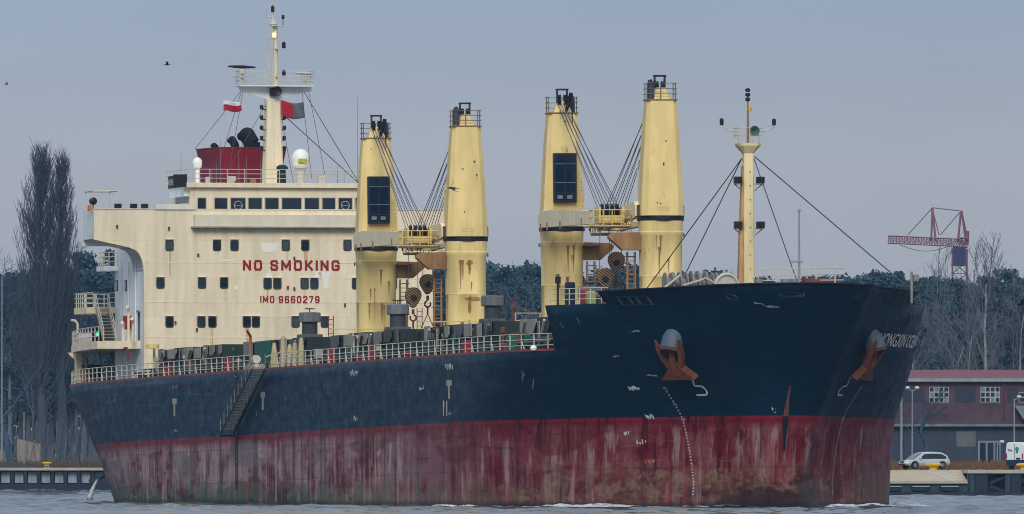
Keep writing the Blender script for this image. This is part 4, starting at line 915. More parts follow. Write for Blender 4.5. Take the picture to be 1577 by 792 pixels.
def irregular(px, py, w, h, mat, name, o=.006):          # a paint patch or a run of rust with a ragged outline
    p = pick(px, py, 0, FX); pts = []
    for i in range(11): f = i / 10; pts.append((FX + o, p.y + w * (.5 - .28 * f * srn.random()) * (1 if f < .97 else .1), p.z - h * f))
    for i in range(10, -1, -1): f = i / 10; pts.append((FX + o, p.y - w * (.5 - .28 * f * srn.random()) * (1 if f < .97 else .1), p.z - h * f))
    mb = MB(); mb.add(pts, [(i, i + 1, 20 - i, 21 - i) for i in range(10)]); return mb.build(name, mat, fr, fix=False)
runm = paint('run_faint', c8(206, 190, 158, K), var=.12, scale=3)
runo = paint('run_orange', c8(196, 162, 116, K), var=.2, scale=3)
for i, (px, py) in enumerate(WIN):
    cabin_window(px, py)
    if i % 3 == 0: irregular(px + srn.uniform(-3, 3), py + 9, srn.uniform(.08, .2), srn.uniform(.5, 1.6), runm, 'rust_run')
for px, py, w, h in ((262, 387, .14, 1.9), (471, 387, .3, 1.0), (327, 505, .1, 1.4), (381, 505, .22, 1.2), (412, 446, .14, .7)): irregular(px, py, w, h, runo, 'rust_run', .009)
ptch = paint('fresh_paint', c8(226, 222, 210, K), var=.06)
for px, py, w, h in ((414, 421, .55, .5), (490, 418, .6, .55), (500, 419, 1.0, .45), (502, 428, .45, .8), (364, 440, .35, .3), (410, 352, 1.0, .25), (350, 400, 1.6, .12), (415, 374, 1.4, .7)): irregular(px, py, w, h, ptch, 'paint_patch', .012)
for px, py in ((305, 393), (453, 398), (453, 445), (443, 443), (180, 349), (260, 352), (531, 470), (303, 508), (270, 497)):
    p = pick(px, py, 0, FX); mb = MB(); mb.box(FX + .002, FX + .12, p.y - .06, p.y + .06, p.z - .12, p.z + .12); mb.build('wall_fitting', rustm, fr)
GLY = {'N': ([(0,0),(0,1),(1,0),(1,1)],), 'O': ([(.16,0),(.84,0),(1,.18),(1,.82),(.84,1),(.16,1),(0,.82),(0,.18),(.16,0)],), 'S': ([(1,.78),(.84,1),(.16,1),(0,.82),(.1,.56),(.9,.46),(1,.2),(.84,0),(.16,0),(0,.22)],),
  'M': ([(0,0),(0,1),(.5,.25),(1,1),(1,0)],), 'K': ([(0,0),(0,1)],[(.95,1),(.06,.42)],[(.32,.56),(1,0)]), 'I': ([(.5,0),(.5,1)],), 'G': ([(1,.78),(.84,1),(.16,1),(0,.82),(0,.18),(.16,0),(.84,0),(1,.18),(1,.46),(.55,.46)],),
  '9': ([(0,.12),(.16,0),(.84,0),(1,.18),(1,.82),(.84,1),(.16,1),(0,.84),(0,.6),(.16,.44),(1,.44)],), '6': ([(1,.88),(.84,1),(.16,1),(0,.82),(0,.18),(.16,0),(.84,0),(1,.16),(1,.4),(.84,.56),(0,.56)],),
  '0': ([(.16,0),(.84,0),(1,.18),(1,.82),(.84,1),(.16,1),(0,.82),(0,.18),(.16,0)],), '2': ([(0,.8),(.16,1),(.84,1),(1,.82),(1,.64),(0,.14),(0,0),(1,0)],), '7': ([(0,1),(1,1),(.35,0)],)}
def wall_text(txt, pxa, pxb, pya, pyb, name, par, x, th):
    a, b = pick(pxa, pyb, 0, x), pick(pxb, pya, 0, x); adv = {' ': .62, 'I': .55, 'M': 1.55}
    tot = sum(adv.get(c, 1.35) for c in txt) - .35; sc = (b.y - a.y) / tot; H_ = b.z - a.z; u = 0
    for ch in txt:
        if ch != ' ':
            wd = {'I': .2, 'M': 1.2}.get(ch, 1.0) * sc; mb = MB(); k = 0; t2 = th / 2
            for pl in GLY[ch]:
                for (x0, y0), (x1, y1) in zip(pl[:-1], pl[1:]):
                    y0_, z0_, y1_, z1_ = a.y + u * sc + t2 + x0 * (wd - th), a.z + t2 + y0 * (H_ - th), a.y + u * sc + t2 + x1 * (wd - th), a.z + t2 + y1 * (H_ - th)
                    d = Vector((0, y1_ - y0_, z1_ - z0_)).normalized(); mb.bar(Vector((x + .012, y0_, z0_)) - d * t2 * .8, Vector((x + .012, y1_, z1_)) + d * t2 * .8, .02 + .002 * k, th, up=d.cross(Vector((1, 0, 0)))); k += 1
            mb.build(name, redl, par)
        u += adv.get(ch, 1.35)
wall_text('NO SMOKING', 374, 523, 401, 417, 'warning_letter', fr, FX, .17)
wall_text('IMO 9660279', 401, 492, 456, 467, 'number_letter', fr, FX, .10)
# wing furniture
p = pick(238, 325, 0, FX - .3); q = pick(299, 325, 0, FX - .3)
mb = MB(); mb.box(FX - .9, FX + .12, p.y, q.y, ZW1 + .0, ZW1 + .38); mb.build('wind_deflector', paint('deflector', c8(206, 204, 192, K), var=.1), house)
mb = MB(); mb.box(FX - .3, FX + .05, -WY, WY, ZW1, ZW1 + .06); mb.build('wing_cap', cream, house)
for px in (206, 223, 182):
    p = pick(px, 322, 0, FX - .2); mb = MB(); mb.box(FX - .45, FX - .1, p.y - .25, p.y + .25, ZW1 + .08, ZW1 + .42); mb.build('wing_floodlight', black, house, bevel=.04)
mb = MB()
for x_, y_ in ((FX - .5, -14.4), (FX - .5, -12.6), (FX - 3.4, -14.4), (FX - 3.4, -12.6)): mb.tube((x_, y_, ZW1), (x_, y_, ZW1 + 1.35), .05, n=6)
for a, b in (((FX - .5, -14.4), (FX - .5, -12.6)), ((FX - 3.4, -14.4), (FX - 3.4, -12.6)), ((FX - .5, -14.4), (FX - 3.4, -14.4)), ((FX - .5, -12.6), (FX - 3.4, -12.6))): mb.tube((*a, ZW1 + 1.35), (*b, ZW1 + 1.35), .05, n=6)
mb.build('awning_frame', white, house)
mb = MB(); mb.lathe([(.1, -.2), (.26, -.2), (.28, .12), (.1, .2)], (FX - .5, -14.45, ZW1 + .6), 12, 'x'); mb.tube((FX - .5, -14.45, ZW1), (FX - .5, -14.45, ZW1 + .5), .05); mb.build('wing_searchlight', black, house, smooth=True)
mb = MB(); mb.lathe([(.1, 0), (.14, .1), (.14, .4), (.06, .5)], (FX - .6, -14.7, ZW1 - .15), 10); mb.build('wing_marker', orange, house)
mb = MB(); mb.path([(FX - .4, -14.62, ZW1 - .1), (FX - .5, -15.0, ZW1 - .4), (FX - .5, -15.05, ZW1 - 1.2), (FX - .4, -14.6, ZW1 - 1.7)], .04, 6); mb.build('wing_hose', white, house)
# monkey island: rails, antennas, radomes
ZM = z1 + .12
railing('monkey_island_railing', [(FX - 7.8, -WHY - .2, ZM), (FX - .3, -WHY - .2, ZM), (FX - .3, WHY + .2, ZM), (FX - 7.8, WHY + .2, ZM)], .98, white, 1.3, 3, wh, .03)
p = pick(463, 262, 0, -146.5)
mb = MB(); mb.lathe([(.34, ZM), (.3, ZM + 1.0), (.5, ZM + 1.15)], (-146.5, p.y, 0), 16); sd = mb.build('radome_post', white, wh, smooth=True)
rd_ = .66; zc = ZM + 1.85
mb = MB(); mb.lathe([(.45, zc - .72), (.6, zc - .5)] + [(rd_ * math.cos(R(a)), zc + rd_ * math.sin(R(a)) * 1.1) for a in (-30, -10, 10, 30, 50, 65, 78, 89)], (-146.5, p.y, 0), 22); mb.build('radome', dome_w, sd, smooth=True)
mb = MB(); mb.box(-146.5 + .60, -146.5 + .69, p.y - .32, p.y + .32, zc - .35, zc - .02); mb.build('radome_sticker', paint('sticker', c8(196, 190, 70), var=.6, scale=5, streak=False), sd)
p = pick(304, 262, 0, -147.5); zc = pick(304, 252, 0, -147.5).z
mb = MB(); mb.lathe([(.16, ZM), (.16, zc - .35), (.3, zc - .3), (.36, zc), (.34, zc + .22), (.2, zc + .4), (.02, zc + .45)], (-147.5, p.y, 0), 16); mb.build('satellite_dome', dome_w, wh, smooth=True)
for px, top, x_ in ((279, 236, -147), (340, 215, -146), (368, 232, -145), (333, 245, -146), (401, 245, -145.5), (520, 256, -145), (530, 262, -146), (551, 150, -147), (326, 262, -145), (380, 240, -145)):
    a = pick(px, 280, 0, x_); b = pick(px, top, 0, x_); mb = MB(); mb.tube((x_, a.y, ZM), (x_, a.y, b.z), .03, .012, n=5); mb.build('whip_antenna', paint('antenna_grey', c8(120, 126, 132)), wh)
for px, w_, h_, m_ in ((357, .6, .5, white), (390, .4, .3, cr_rust), (495, .5, .55, white), (433, .5, .9, black), (320, .3, .45, white), (365, .5, .2, reds)):
    p = pick(px, 280, 0, -145); mb = MB(); mb.box(-145.3, -144.9, p.y - w_/2, p.y + w_/2, ZM, ZM + h_); mb.build('roof_locker', m_, wh, bevel=.04)
p = pick(434, 270, 0, -144.8); mb = MB(); mb.lathe([(.3, ZM), (.26, ZM + .95), (.42, ZM + 1.0), (.42, ZM + 1.2), (.2, ZM + 1.35)], (-144.7, p.y, 0), 14); mb.build('magnetic_compass', paint('compass_green', c8(16, 46, 48)), wh, smooth=True)
# name board
a = pick(272, 293, 0, -146); b = pick(298, 270, 0, -146)
mb = MB(); yb = -WHY - .4; mb.box(-149.5, -144.1, yb - .1, yb, ZM - .3, ZM + .6); nb = mb.build('name_board', paint('board_dark', c8(24, 28, 34)), wh)
mb = MB(); mb.box(-144.09, -144.0, yb - .9, yb + .1, ZM - .3, ZM + .6); mb.build('board_end', paint('board_dark', c8(24, 28, 34)), nb)
vs, fs = text_mesh('HONGXIN OCEAN', .62, .01, .98); mb = MB(); mb.add([(-146.8 + u, yb - .115, ZM + .12 + v) for u, v in vs], fs); mb.build('board_lettering', whitel, nb, fix=False)
mb = MB(); mb.box(-149.5, -144.1, yb - .08, WHY * -1, ZM - .32, ZM - .22); mb.build('board_shelf', cream, nb)
mb = MB(); mb.box(-149.5, -144.6, -WHY - .4, -WHY + .02, 28.2, ZM - .25); mb.build('wing_house', house_w, wh)

# ------------------------------------------------------------------ radar mast
RX = -149.2
mb = MB(); zA, zB = pick(420, 285, 0, RX).z - 1.2, pick(420, 152, 0, RX).z
ym = pick(420, 250, 0, RX).y
mb.loft([oct_ring(.8, .72, .12, zA), oct_ring(.55, .5, .1, zB)]); rm = mb.build('radar_mast', cream, ship)
mb = MB()
mb.prism([(0, -.5, zB - .9), (0, .5, zB - .9), (0, .55, zB), (0, 2.9, zB + .55), (0, 2.9, zB + .85), (0, -2.6, zB + .85), (0, -2.6, zB + .55), (0, -.55, zB)], (.12, 0, 0))
mb.box(-.9, .9, -2.65, 2.95, zB + .86, zB + .94); mb.build('mast_crosstree', house_w, rm)
railing('crosstree_railing', [(.88, -2.6, zB + .94), (.88, 2.9, zB + .94), (-.88, 2.9, zB + .94), (-.88, -2.6, zB + .94), (.88, -2.6, zB + .94)], 1.05, white, .95, 3, rm, .028)
zt = pick(420, 40, 0, RX).z; zz = zB + .94
mb = MB()
for y in (-.3, .05): mb.tube((0, y, zz), (0, y, zt), .045, n=6)
for k in range(int((zt - zz) / .32)): mb.tube((0, -.3, zz + .2 + k * .32), (0, .05, zz + .2 + k * .32), .025, n=5)
mb.build('mast_ladder', white, rm)
mb = MB(); mb.tube((-.2, .28, zz), (-.2, .28, zt + .1), .2, .14, n=10); mb.build('upper_pole', cream, rm, smooth=True)
mb = MB(); mb.lathe([(.3, zt + .1), (.3, zt + .15), (.12, zt + .6)], (-.1, .1, 0), 10); mb.tube((-.1, .05, zt + .5), (-.1, .05, zt + 1.9), .06, .03); mb.tube((-.1, -.45, zt + .6), (-.1, -.45, zt + 1.3), .07); mb.tube((-.1, -.45, zt + .65), (-.1, .1, zt + .65), .03); mb.build('mast_head', white, rm)
mb = MB(); mb.lathe([(.08, zt + 1.0), (.13, zt + 1.05), (.13, zt + 1.4), (.05, zt + 1.5)], (-.1, .05, 0), 8); mb.build('top_lamp', black, rm)
mb = MB(); mb.lathe([(.1, 0), (.14, .05), (.14, .3), (.1, .35)], (.1, .1, pick(423, 58, 0, RX).z), 8); mb.build('masthead_lamp', emit('lamp_orange', c8(250, 200, 150), 1.2), rm)
for py in (76, 119):
    z = pick(420, py, 0, RX).z; mb = MB(); mb.box(-.2, .2, .2, 1.0, z, z + .06); mb.build('lamp_platform', white, rm)
    mb = MB(); mb.lathe([(.12, z + .06), (.14, z + .1), (.14, z + .45), (.08, z + .55)], (0, .85, 0), 10); mb.build('mast_lamp', black, rm)
z = pick(420, 40, 0, RX).z; mb = MB(); mb.box(-.3, .3, -.1, .9, z - .03, z + .04); mb.build('lamp_platform', white, rm)
mb = MB(); mb.tube((0, .8, z + .04), (0, .8, z + .5), .03); mb.lathe([(.1, z + .5), (.12, z + .6), (.1, z + .8)], (0, .8, 0), 8); mb.build('wind_sensor', black, rm)
# two radar scanners
for yy, zz2, L_, m_, yw in ((-2.35, zB + 2.0, 1.0, navy_t, 12), (2.35, zB + 1.55, .7, white, -14)):
    mb = MB(); mb.lathe([(.18, zB + .94), (.15, zz2 - .25), (.3, zz2 - .2), (.28, zz2 + .15)], (.2, yy, 0), 12); ps = mb.build('scanner_post', white, rm, smooth=True)
    mb = MB(); rings = []
    for u, h_ in ((-L_, .06), (-L_ * .5, .1), (0, .13), (L_ * .5, .1), (L_, .06)): rings.append([(.2 + .2 * math.cos(q), yy + u, zz2 + .3 - .03 * u + h_ * math.sin(q)) for q in [2*math.pi*i/8 for i in range(8)]])
    mb.loft(rings); mb.build('radar_scanner', m_, ps, smooth=True)
mb = MB(); mb.box(-.2, .5, -2.9, -1.9, zB + 1.5, zB + 1.55); mb.build('scanner_shelf', white, rm)
for s in (-1, 1):
    for k in range(5):
        z = zB - .8 - k * .75; mb = MB(); mb.lathe([(.08, z), (.14, z + .05), (.14, z + .28), (.08, z + .32)], (.1, s * .85 - .0, 0), 8); mb.tube((.1, s * .5, z), (.1, s * .85, z), .04); mb.build('signal_lamp', black, rm)
mb = MB(); mb.lathe([(.08, .3), (.2, .35), (.36, .7), (.38, .75), (.1, .6)], (.3, .1, zB + .5), 14, 'x'); mb.box(.3, .7, -.3, .35, zB + .2, zB + .75); mb.build('whistle', black, rm, smooth=True)
rm.location = (RX, ym, 0)
for a, b in (((-2.3, zB + .6), (300, 230, -150)), ((-2.3, zB + .6), (330, 275, -146)), ((-2.2, zB + .6), (350, 278, -146)), ((-.5, zB - .4), (352, 262, -147)), ((2.2, zB + .6), (480, 275, -145)), ((2.7, zB + .6), (500, 268, -145)), ((2.3, zB + .6), (552, 281, -145)), ((.6, zB - 1), (452, 283, -146))):
    q = pick(b[0], b[1], 0, b[2]); stay('halyard', (RX, ym + a[0], a[1]), q, .02 if a[0] != 2.3 else .03)
stay('halyard', (RX, ym + .5, zB - .9), pick(552, 282, 0, -145), .035)

# ------------------------------------------------------------------ funnel
FU = -158.5; zf0 = ZM - 3.0; zf1 = pick(372, 230, 0, FU).z
def fr_ring(k, z): return [(FU + 2.6 * k, -2.5 * k, z), (FU + 2.6 * k, 2.5 * k, z), (FU - 2.6 * k, 2.9 * k, z), (FU - 2.6 * k, -2.9 * k, z)]
mb = MB(); mb.loft([fr_ring(.92, zf0), fr_ring(.96, zf1 - 1.2), fr_ring(1.04, zf1)]); fu = mb.build('funnel', redp, ship, bevel=.04)
mb = MB(); mb.loft([fr_ring(1.05, zf1), fr_ring(1.05, zf1 + .08)]); mb.build('funnel_rim', redp, fu)
mb = MB(); mb.box(FU - 5, FU + 4.3, -4.5, 4.5, 27.05, zf0 + .4); mb.box(FU - 5, FU + 3, -5.5, 5.5, ZD, 27.05); mb.build('funnel_casing', house_w, ship)
def ball(mb, c, r, n=14): mb.lathe([(max(.01, r * math.cos(R(q))), r * math.sin(R(q))) for q in range(-90, 91, 20)], c, n)
for px, r_, h_ in ((388, .62, 1.0), (362, .32, .65), (333, .22, .25)):
    p = pick(px, 230, 0, FU + .5); y = p.y; mb = MB()          # bent exhaust uptakes with rounded hoods
    mb.tube((p.x, y, zf1 - .4), (p.x, y, zf1 + h_ * .5), r_, n=16); mb.tube((p.x, y, zf1 + h_ * .4), (p.x - .2, y - r_ * .5, zf1 + h_), r_ * .96, n=16); ball(mb, (p.x - .2, y - r_ * .5, zf1 + h_), r_ * .98)
    ball(mb, (p.x - .3, y - r_ * 1.15, zf1 + h_ * .95), r_ * .55)
    mb.build('exhaust_pipe', paint('soot', c8(20, 24, 34), rough=.8), fu, smooth=True)

# ------------------------------------------------------------------ stern: poop deck on pillars, stairs, landings
ZP = 17.65
def pd(x): return half(x, ZD) - .15
mb = MB(); xs = [FX - 1.5 - (169.5 + FX + 1.5 - 0) * i / 20 if False else FX - 1.2 + (-169.6 - FX + 1.2) * i / 20 for i in range(21)]
poly = [(x, -pd(x), ZP - .55) for x in xs] + [(x, pd(x), ZP - .55) for x in reversed(xs)]
mb.prism(poly, (0, 0, .55)); poop = mb.build('poop_deck', cream, ship)
for x, y in ((-168.9, -10.2), (-160.5, -12.1), (-168.9, 9.9), (-161, 12), (-168.9, 0)):
    mb = MB(); mb.box(x - .22, x + .22, y - .22, y + .22, ZD, ZP - .56); pl_ = mb.build('poop_pillar', cream, poop)
    mb = MB(); mb.prism([(x - .05, y - .2, ZP - .56), (x - .05, y - .8, ZP - .56), (x - .05, y - .2, ZP - 1.1)], (.1, 0, 0)); mb.prism([(x - .05, y + .2, ZP - .56), (x - .05, y + .8, ZP - .56), (x - .05, y + .2, ZP - 1.1)], (.1, 0, 0)); mb.build('pillar_bracket', cream, pl_)
railing('poop_railing', [(x, -pd(x) + .12, ZP) for x in xs[::2]], 1.05, white, 1.6, 3, ship)
railing('poop_railing', [(-169.5, -pd(-169.5) + .12, ZP), (-169.5, pd(-169.5) - .12, ZP)], 1.05, white, 1.6, 3, ship)
railing('stern_railing', [(-169.7, -pd(-169.7) + .1, ZD), (-169.7, pd(-169.7) - .1, ZD)], 1.1, white, 1.6, 3, ship)
mb = MB(); mb.box(-165, FX - 10.05, -7.2, 7.2, ZD, 22.2); mb.build('engine_casing', house_w, ship)
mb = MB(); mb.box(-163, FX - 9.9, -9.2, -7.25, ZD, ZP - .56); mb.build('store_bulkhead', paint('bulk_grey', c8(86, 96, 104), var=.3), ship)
# stairs with treads
def stairs(a, b, w, mat, name='stairway'):
    a, b = Vector(a), Vector(b); mb = MB()
    for s in (-1, 1): mb.bar(a + Vector((0, s * w/2, 0)), b + Vector((0, s * w/2, 0)), .06, .24)
    o = mb.build(name, mat, ship); n = 11
    for k in range(n):
        p = a.lerp(b, (k + .5) / n); mb = MB(); mb.box(p.x - .13, p.x + .13, p.y - w/2, p.y + w/2, p.z - .02, p.z + .03); mb.build('tread', mat, o)
    mb = MB()
    for s in (-1, 1):
        mb.tube(a + Vector((0, s*w/2, 1)), b + Vector((0, s*w/2, 1)), .035, n=6); mb.tube(a + Vector((0, s*w/2, .5)), b + Vector((0, s*w/2, .5)), .03, n=6)
        for k in range(4): p = a.lerp(b, k / 3) + Vector((0, s*w/2, 0)); mb.tube(p, p + Vector((0, 0, 1)), .03, n=6)
    mb.build('stair_rail', white, o)
stairs((-150.8, -11.8, ZP), (-153.6, -11.8, 20.3), .9, paint('stair_buff', c8(160, 150, 124), var=.3))
stairs((-157.5, -10.2, ZD), (-160.5, -10.2, ZP), .9, grey)
mb = MB(); mb.box(-158.2, -153.7, -12.9, -10.3, 19.85, 20.3); mb.build('side_landing', cream, ship)
railing('landing_railing', [(-153.75, -12.4, 20.3), (-153.75, -12.85, 20.3), (-158.1, -12.85, 20.3), (-158.1, -10.4, 20.3)], 1.05, white, .7, 3)
railing('landing_railing', [(-153.75, -11.2, 20.3), (-153.75, -9.9, 20.3)], 1.05, white, .6, 3)
mb = MB(); mb.box(-155.4, -152.6, -11.8, -10.8, 22.95, 23.3); mb.build('side_landing', house_w, ship)
railing('landing_railing', [(-152.65, -10.85, 23.3), (-152.65, -11.75, 23.3), (-155.3, -11.75, 23.3)], 1.0, white, .6, 3)
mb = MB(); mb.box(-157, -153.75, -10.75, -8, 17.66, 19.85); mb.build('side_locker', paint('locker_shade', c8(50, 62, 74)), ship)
# pipes, fire box, vents on the house side and poop
for y, x_, za, zb in ((-10.86, -146.2, ZP, 24), (-10.9, -148.5, ZP, 23.5), (-10.9, -151, ZP + 2, 23.6)):
    mb = MB(); mb.tube((x_, y, za), (x_, y, zb), .05, n=6); mb.build('wall_pipe', house_w, house)
for z in (18.0, 20.2, 22.9): 
    mb = MB(); mb.box(FX - 9.9, FX - .4, -HHW - .015, -HHW, z - .03, z + .03); mb.build('weld_band', house_w, house)
for px, py in ((180, 440), (194, 440)):
    p = pick(px, py, 1, -HHW); mb = MB(); mb.box(p.x - .35, p.x + .35, -HHW - .04, -HHW, p.z - .4, p.z + .4); f = mb.build('cabin_window', paint('frame_dark', c8(60, 62, 64)), house)
    mb = MB(); mb.box(p.x - .28, p.x + .28, -HHW - .05, -HHW - .035, p.z - .32, p.z + .32); mb.build('window_pane', glass, f)
p = pick(193, 497, 1, -11.2); mb = MB(); mb.box(p.x - .4, p.x + .4, -11.3, -10.85, p.z - .5, p.z + .5); mb.build('fire_box', reds, house, bevel=.05)
for px, h_ in ((198, 2.4), (205, 1.5), (214, 2.0), (190, 1.3)):
    p = pick(px, 520, 1, -11.5); mb = MB(); mb.tube((p.x, -11.5, ZP), (p.x, -11.5, ZP + h_), .09, n=10); mb.tube((p.x, -11.5, ZP + h_), (p.x + .5, -11.7, ZP + h_ + .1), .12, n=10); mb.build('poop_ventilator', hrng.choice((cream, white, grey)), ship, smooth=True)
p = pick(150, 514, 0, -158); mb = MB(); mb.box(-158.5, -158, p.y - .35, p.y + .35, ZP + .05, ZP + 1.25); sl = mb.build('sidelight_box', black, ship)
mb = MB(); mb.lathe([(.02, -157.99), (.13, -157.97), (.1, -157.9), (.02, -157.88)], (0, p.y, ZP + .75), 12, 'x'); mb.build('green_lamp', emit('green_light', (.05, .9, .35, 1), 1.6), sl)
mb = MB(); mb.box(-157.9, -157.6, p.y + .42, p.y + .75, ZP + .02, ZP + 1.2); mb.build('orange_board', orange, ship)
p = pick(130, 516, 0, -163); mb = MB(); mb.lathe([(.02, -.6), (.4, -.5), (.45, 0), (.4, .5), (.02, .6)], (-163, p.y, ZP + .5), 14, 'y'); mb.build('liferaft_canister', paint('raft_lilac', c8(196, 182, 196)), ship, smooth=True)
for px, m_ in ((113, reds), (118, reds), (141, reds), (137, cr_rust)):
    p = pick(px, 518, 0, -166); mb = MB(); mb.box(-166.2, -166, p.y - .12, p.y + .12, ZP + .02, ZP + 1.0); mb.build('rail_board', m_, ship)
p = pick(112, 540, 0, -168); mb = MB(); mb.path([(-168.6, -10.4, ZP), (-168.6, -10.4, ZP + 1.7), (-168.6, -10.55, ZP + 1.95), (-168.6, -10.9, ZP + 2.0)], .09, 8); mb.build('vent_gooseneck', white, ship)
# aft mooring gear under the poop
mb = MB(); mb.box(-167.5, -165.5, -10.75, -8.9, ZD + .75, ZD + 1.7)
wb = mb.build('louvred_locker', paint('louvre_grey', c8(76, 82, 92), var=.2), ship)
for k in range(5):
    mb = MB(); mb.box(-165.5, -165.42, -10.7, -8.95, ZD + .86 + k * .18, ZD + .95 + k * .18); mb.build('louvre', paint('louvre_grey', c8(76, 82, 92)), wb)
for k in range(4):
    mb = MB(); mb.tube((-166.5, -10.6 + k * .5, ZD), (-166.0, -10.5 + k * .5, ZD + .8), .12, n=8); mb.build('locker_leg', drum_g, wb)
mb = MB(); mb.path([(-160, -11.6, ZD), (-160, -11.6, ZD + 2.0), (-160.4, -11.9, ZD + 2.3), (-161, -12, ZD + 2.2)], .12, 8); mb.build('vent_gooseneck', drum_g, ship)
mb = MB(); mb.lathe([(.3, 0), (.3, 1.1), (.38, 1.15), (.1, 1.3)], (-156, -12.6, ZD), 12); mb.build('stern_bollard', cr_rust, ship, smooth=True)
for i in range(6):
    mb = MB(); x_ = -168 + i * 1.3; mb.lathe([(.14, 0), (.14, hrng.uniform(.5, 1.2)), (.2, 1.2)], (x_, -pd(x_) + .8, ZD), 8); mb.build('tank_vent', hrng.choice((drum_g, cr_rust, white)), ship, smooth=True)
mb = MB(); mb.path([(-143.0, -12.4, 17.1), (-142.2, -12.4, 17.1), (-141.8, -12.4, 16.8), (-141.8, -12.4, 16.2)], .09, 8); mb.build('red_pipe', reds, ship)
mb = MB(); mb.lathe([(.1, 0), (.1, 2.4)], (-139.8, -10.9, ZD), 8); mb.lathe([(.05, 0), (.5, .02), (.5, .3), (.05, .35)], (-139, -11.2, 17.0), 14); mb.build('fire_monitor', yellow, ship)
# ------------------------------------------------------------------ water
nrs = np.random.RandomState(4)
xs_ = np.unique(np.concatenate([np.linspace(-1500, -75, 30), np.arange(-75, 75.01, .55), np.linspace(75, 1500, 30)]))
ys_ = np.unique(np.concatenate([np.linspace(-150, 870, 40), np.arange(870, 1110, .75), np.arange(1110, 1490, 1.3), np.linspace(1490, 1900, 120), np.linspace(1900, 1950, 3)]))
GX, GY = np.meshgrid(xs_, ys_); GZ = np.zeros_like(GX)
for k in range(46):
    lam = 1.8 * (1.035 ** k); th = nrs.normal(1.2, .8); amp = .0145 * lam ** .42; ph = nrs.rand() * 6.28
    GZ += amp * np.sin((GX * np.cos(th) + GY * np.sin(th)) * 2 * np.pi / lam + ph + .6 * np.sin(GX * .11 + GY * .05 + k))
fade = np.clip((100 - np.abs(GX)) / 25, 0, 1) * np.clip((GY - 850) / 30, 0, 1) * np.clip((1900 - GY) / 100, .0, 1)
patch = .75 + .35 * np.sin(GX * .05 + GY * .013) * np.sin(GY * .021 + 1)
GZ *= fade * patch
nx_, ny_ = len(xs_), len(ys_)
ii = np.arange(nx_ * ny_).reshape(ny_, nx_)
F = np.stack([ii[:-1, :-1], ii[:-1, 1:], ii[1:, 1:], ii[1:, :-1]], -1).reshape(-1, 4)
me = bpy.data.meshes.new('water'); V = np.stack([GX, GY, GZ], -1).reshape(-1, 3)
me.vertices.add(len(V)); me.vertices.foreach_set('co', V.ravel()); me.loops.add(F.size); me.loops.foreach_set('vertex_index', F.ravel())
me.polygons.add(len(F)); me.polygons.foreach_set('loop_start', np.arange(0, F.size, 4)); me.polygons.foreach_set('use_smooth', [True] * len(F)); me.update(); me.validate()
def water_mat():
    m = bpy.data.materials.new('water'); m.use_nodes = True; t = m.node_tree; n = t.nodes; L = t.links.new; b = n['Principled BSDF']
    b.inputs['Base Color'].default_value = (.07, .095, .12, 1); b.inputs['Roughness'].default_value = .10; b.inputs['IOR'].default_value = 1.33; b.inputs['Specular IOR Level'].default_value = .5
    tcn = n.new('ShaderNodeTexCoord'); ns = n.new('ShaderNodeTexNoise'); ns.inputs['Scale'].default_value = 1.5; ns.inputs['Detail'].default_value = 5; L(tcn.outputs['Object'], ns.inputs['Vector'])
    bp = n.new('ShaderNodeBump'); bp.inputs['Strength'].default_value = .5; bp.inputs['Distance'].default_value = .12; L(ns.outputs['Fac'], bp.inputs['Height']); L(bp.outputs[0], b.inputs['Normal'])
    return m
wat = bpy.data.objects.new('water', me); COL.objects.link(wat); me.materials.append(water_mat()); wat['kind'] = 'structure'
# foam along the hull and the bow wave
def foam_mat(name, thr=.5):
    m = bpy.data.materials.new(name); m.use_nodes = True; t = m.node_tree; n = t.nodes; L = t.links.new; b = n['Principled BSDF']; b.inputs['Roughness'].default_value = .7
    tcn = n.new('ShaderNodeTexCoord'); ns = n.new('ShaderNodeTexNoise'); ns.inputs['Scale'].default_value = 1.3; ns.inputs['Detail'].default_value = 7; ns.inputs['Roughness'].default_value = .7; L(tcn.outputs['Object'], ns.inputs['Vector'])
    rp = n.new('ShaderNodeValToRGB'); rp.color_ramp.elements[0].position = thr - .06; rp.color_ramp.elements[0].color = (.02, .035, .045, 1); rp.color_ramp.elements[1].position = thr + .1; rp.color_ramp.elements[1].color = (.75, .78, .8, 1)
    L(ns.outputs['Fac'], rp.inputs[0]); L(rp.outputs[0], b.inputs['Base Color']); return m
def zw(x): return 4.23 - .011 * x
def foam(name, sg, x0, x1, wide, high, thr, seed, n=260):
    r = random.Random(seed); mb = MB(); rows = 6; prof = [0, .45, .9, 1, .6, 0]
    ph = [r.uniform(0, 6.28) for _ in range(6)]
    vs = []
    for i in range(n + 1):
        x = x0 + (x1 - x0) * i / n
        hgt = (.6 + .2 * math.sin(x * .35 + ph[0]) + .15 * math.sin(x * 1.1 + ph[1]) + .15 * r.random()); hgt = max(.12, hgt) * high(x); wd = wide(x) * (.8 + .3 * math.sin(x * .5 + ph[2]))
        w = half(x, zw(x))
        for k in range(rows):
            p = SM @ Vector((x, sg * (w - .15 + wd * k / (rows - 1)), zw(x))); vs.append((p.x, p.y, -.06 + hgt * prof[k] * (.8 + .4 * r.random())))
    fs = [(i*rows+k, (i+1)*rows+k, (i+1)*rows+k+1, i*rows+k+1) for i in range(n) for k in range(rows - 1)]
    mb.add(vs, fs); return tag(mb.build(name, foam_mat(name, thr), None, smooth=True), kind='stuff')
tag(foam('bow_wave', -1, -75, 1.5, lambda x: 1.5 + 3.0 * max(0, min(1, (x + 40) / 40)), lambda x: .12 + .26 * max(0, min(1, (x + 60) / 55)), .42, 2), 'white foam of the bow wave along the hull', 'foam')
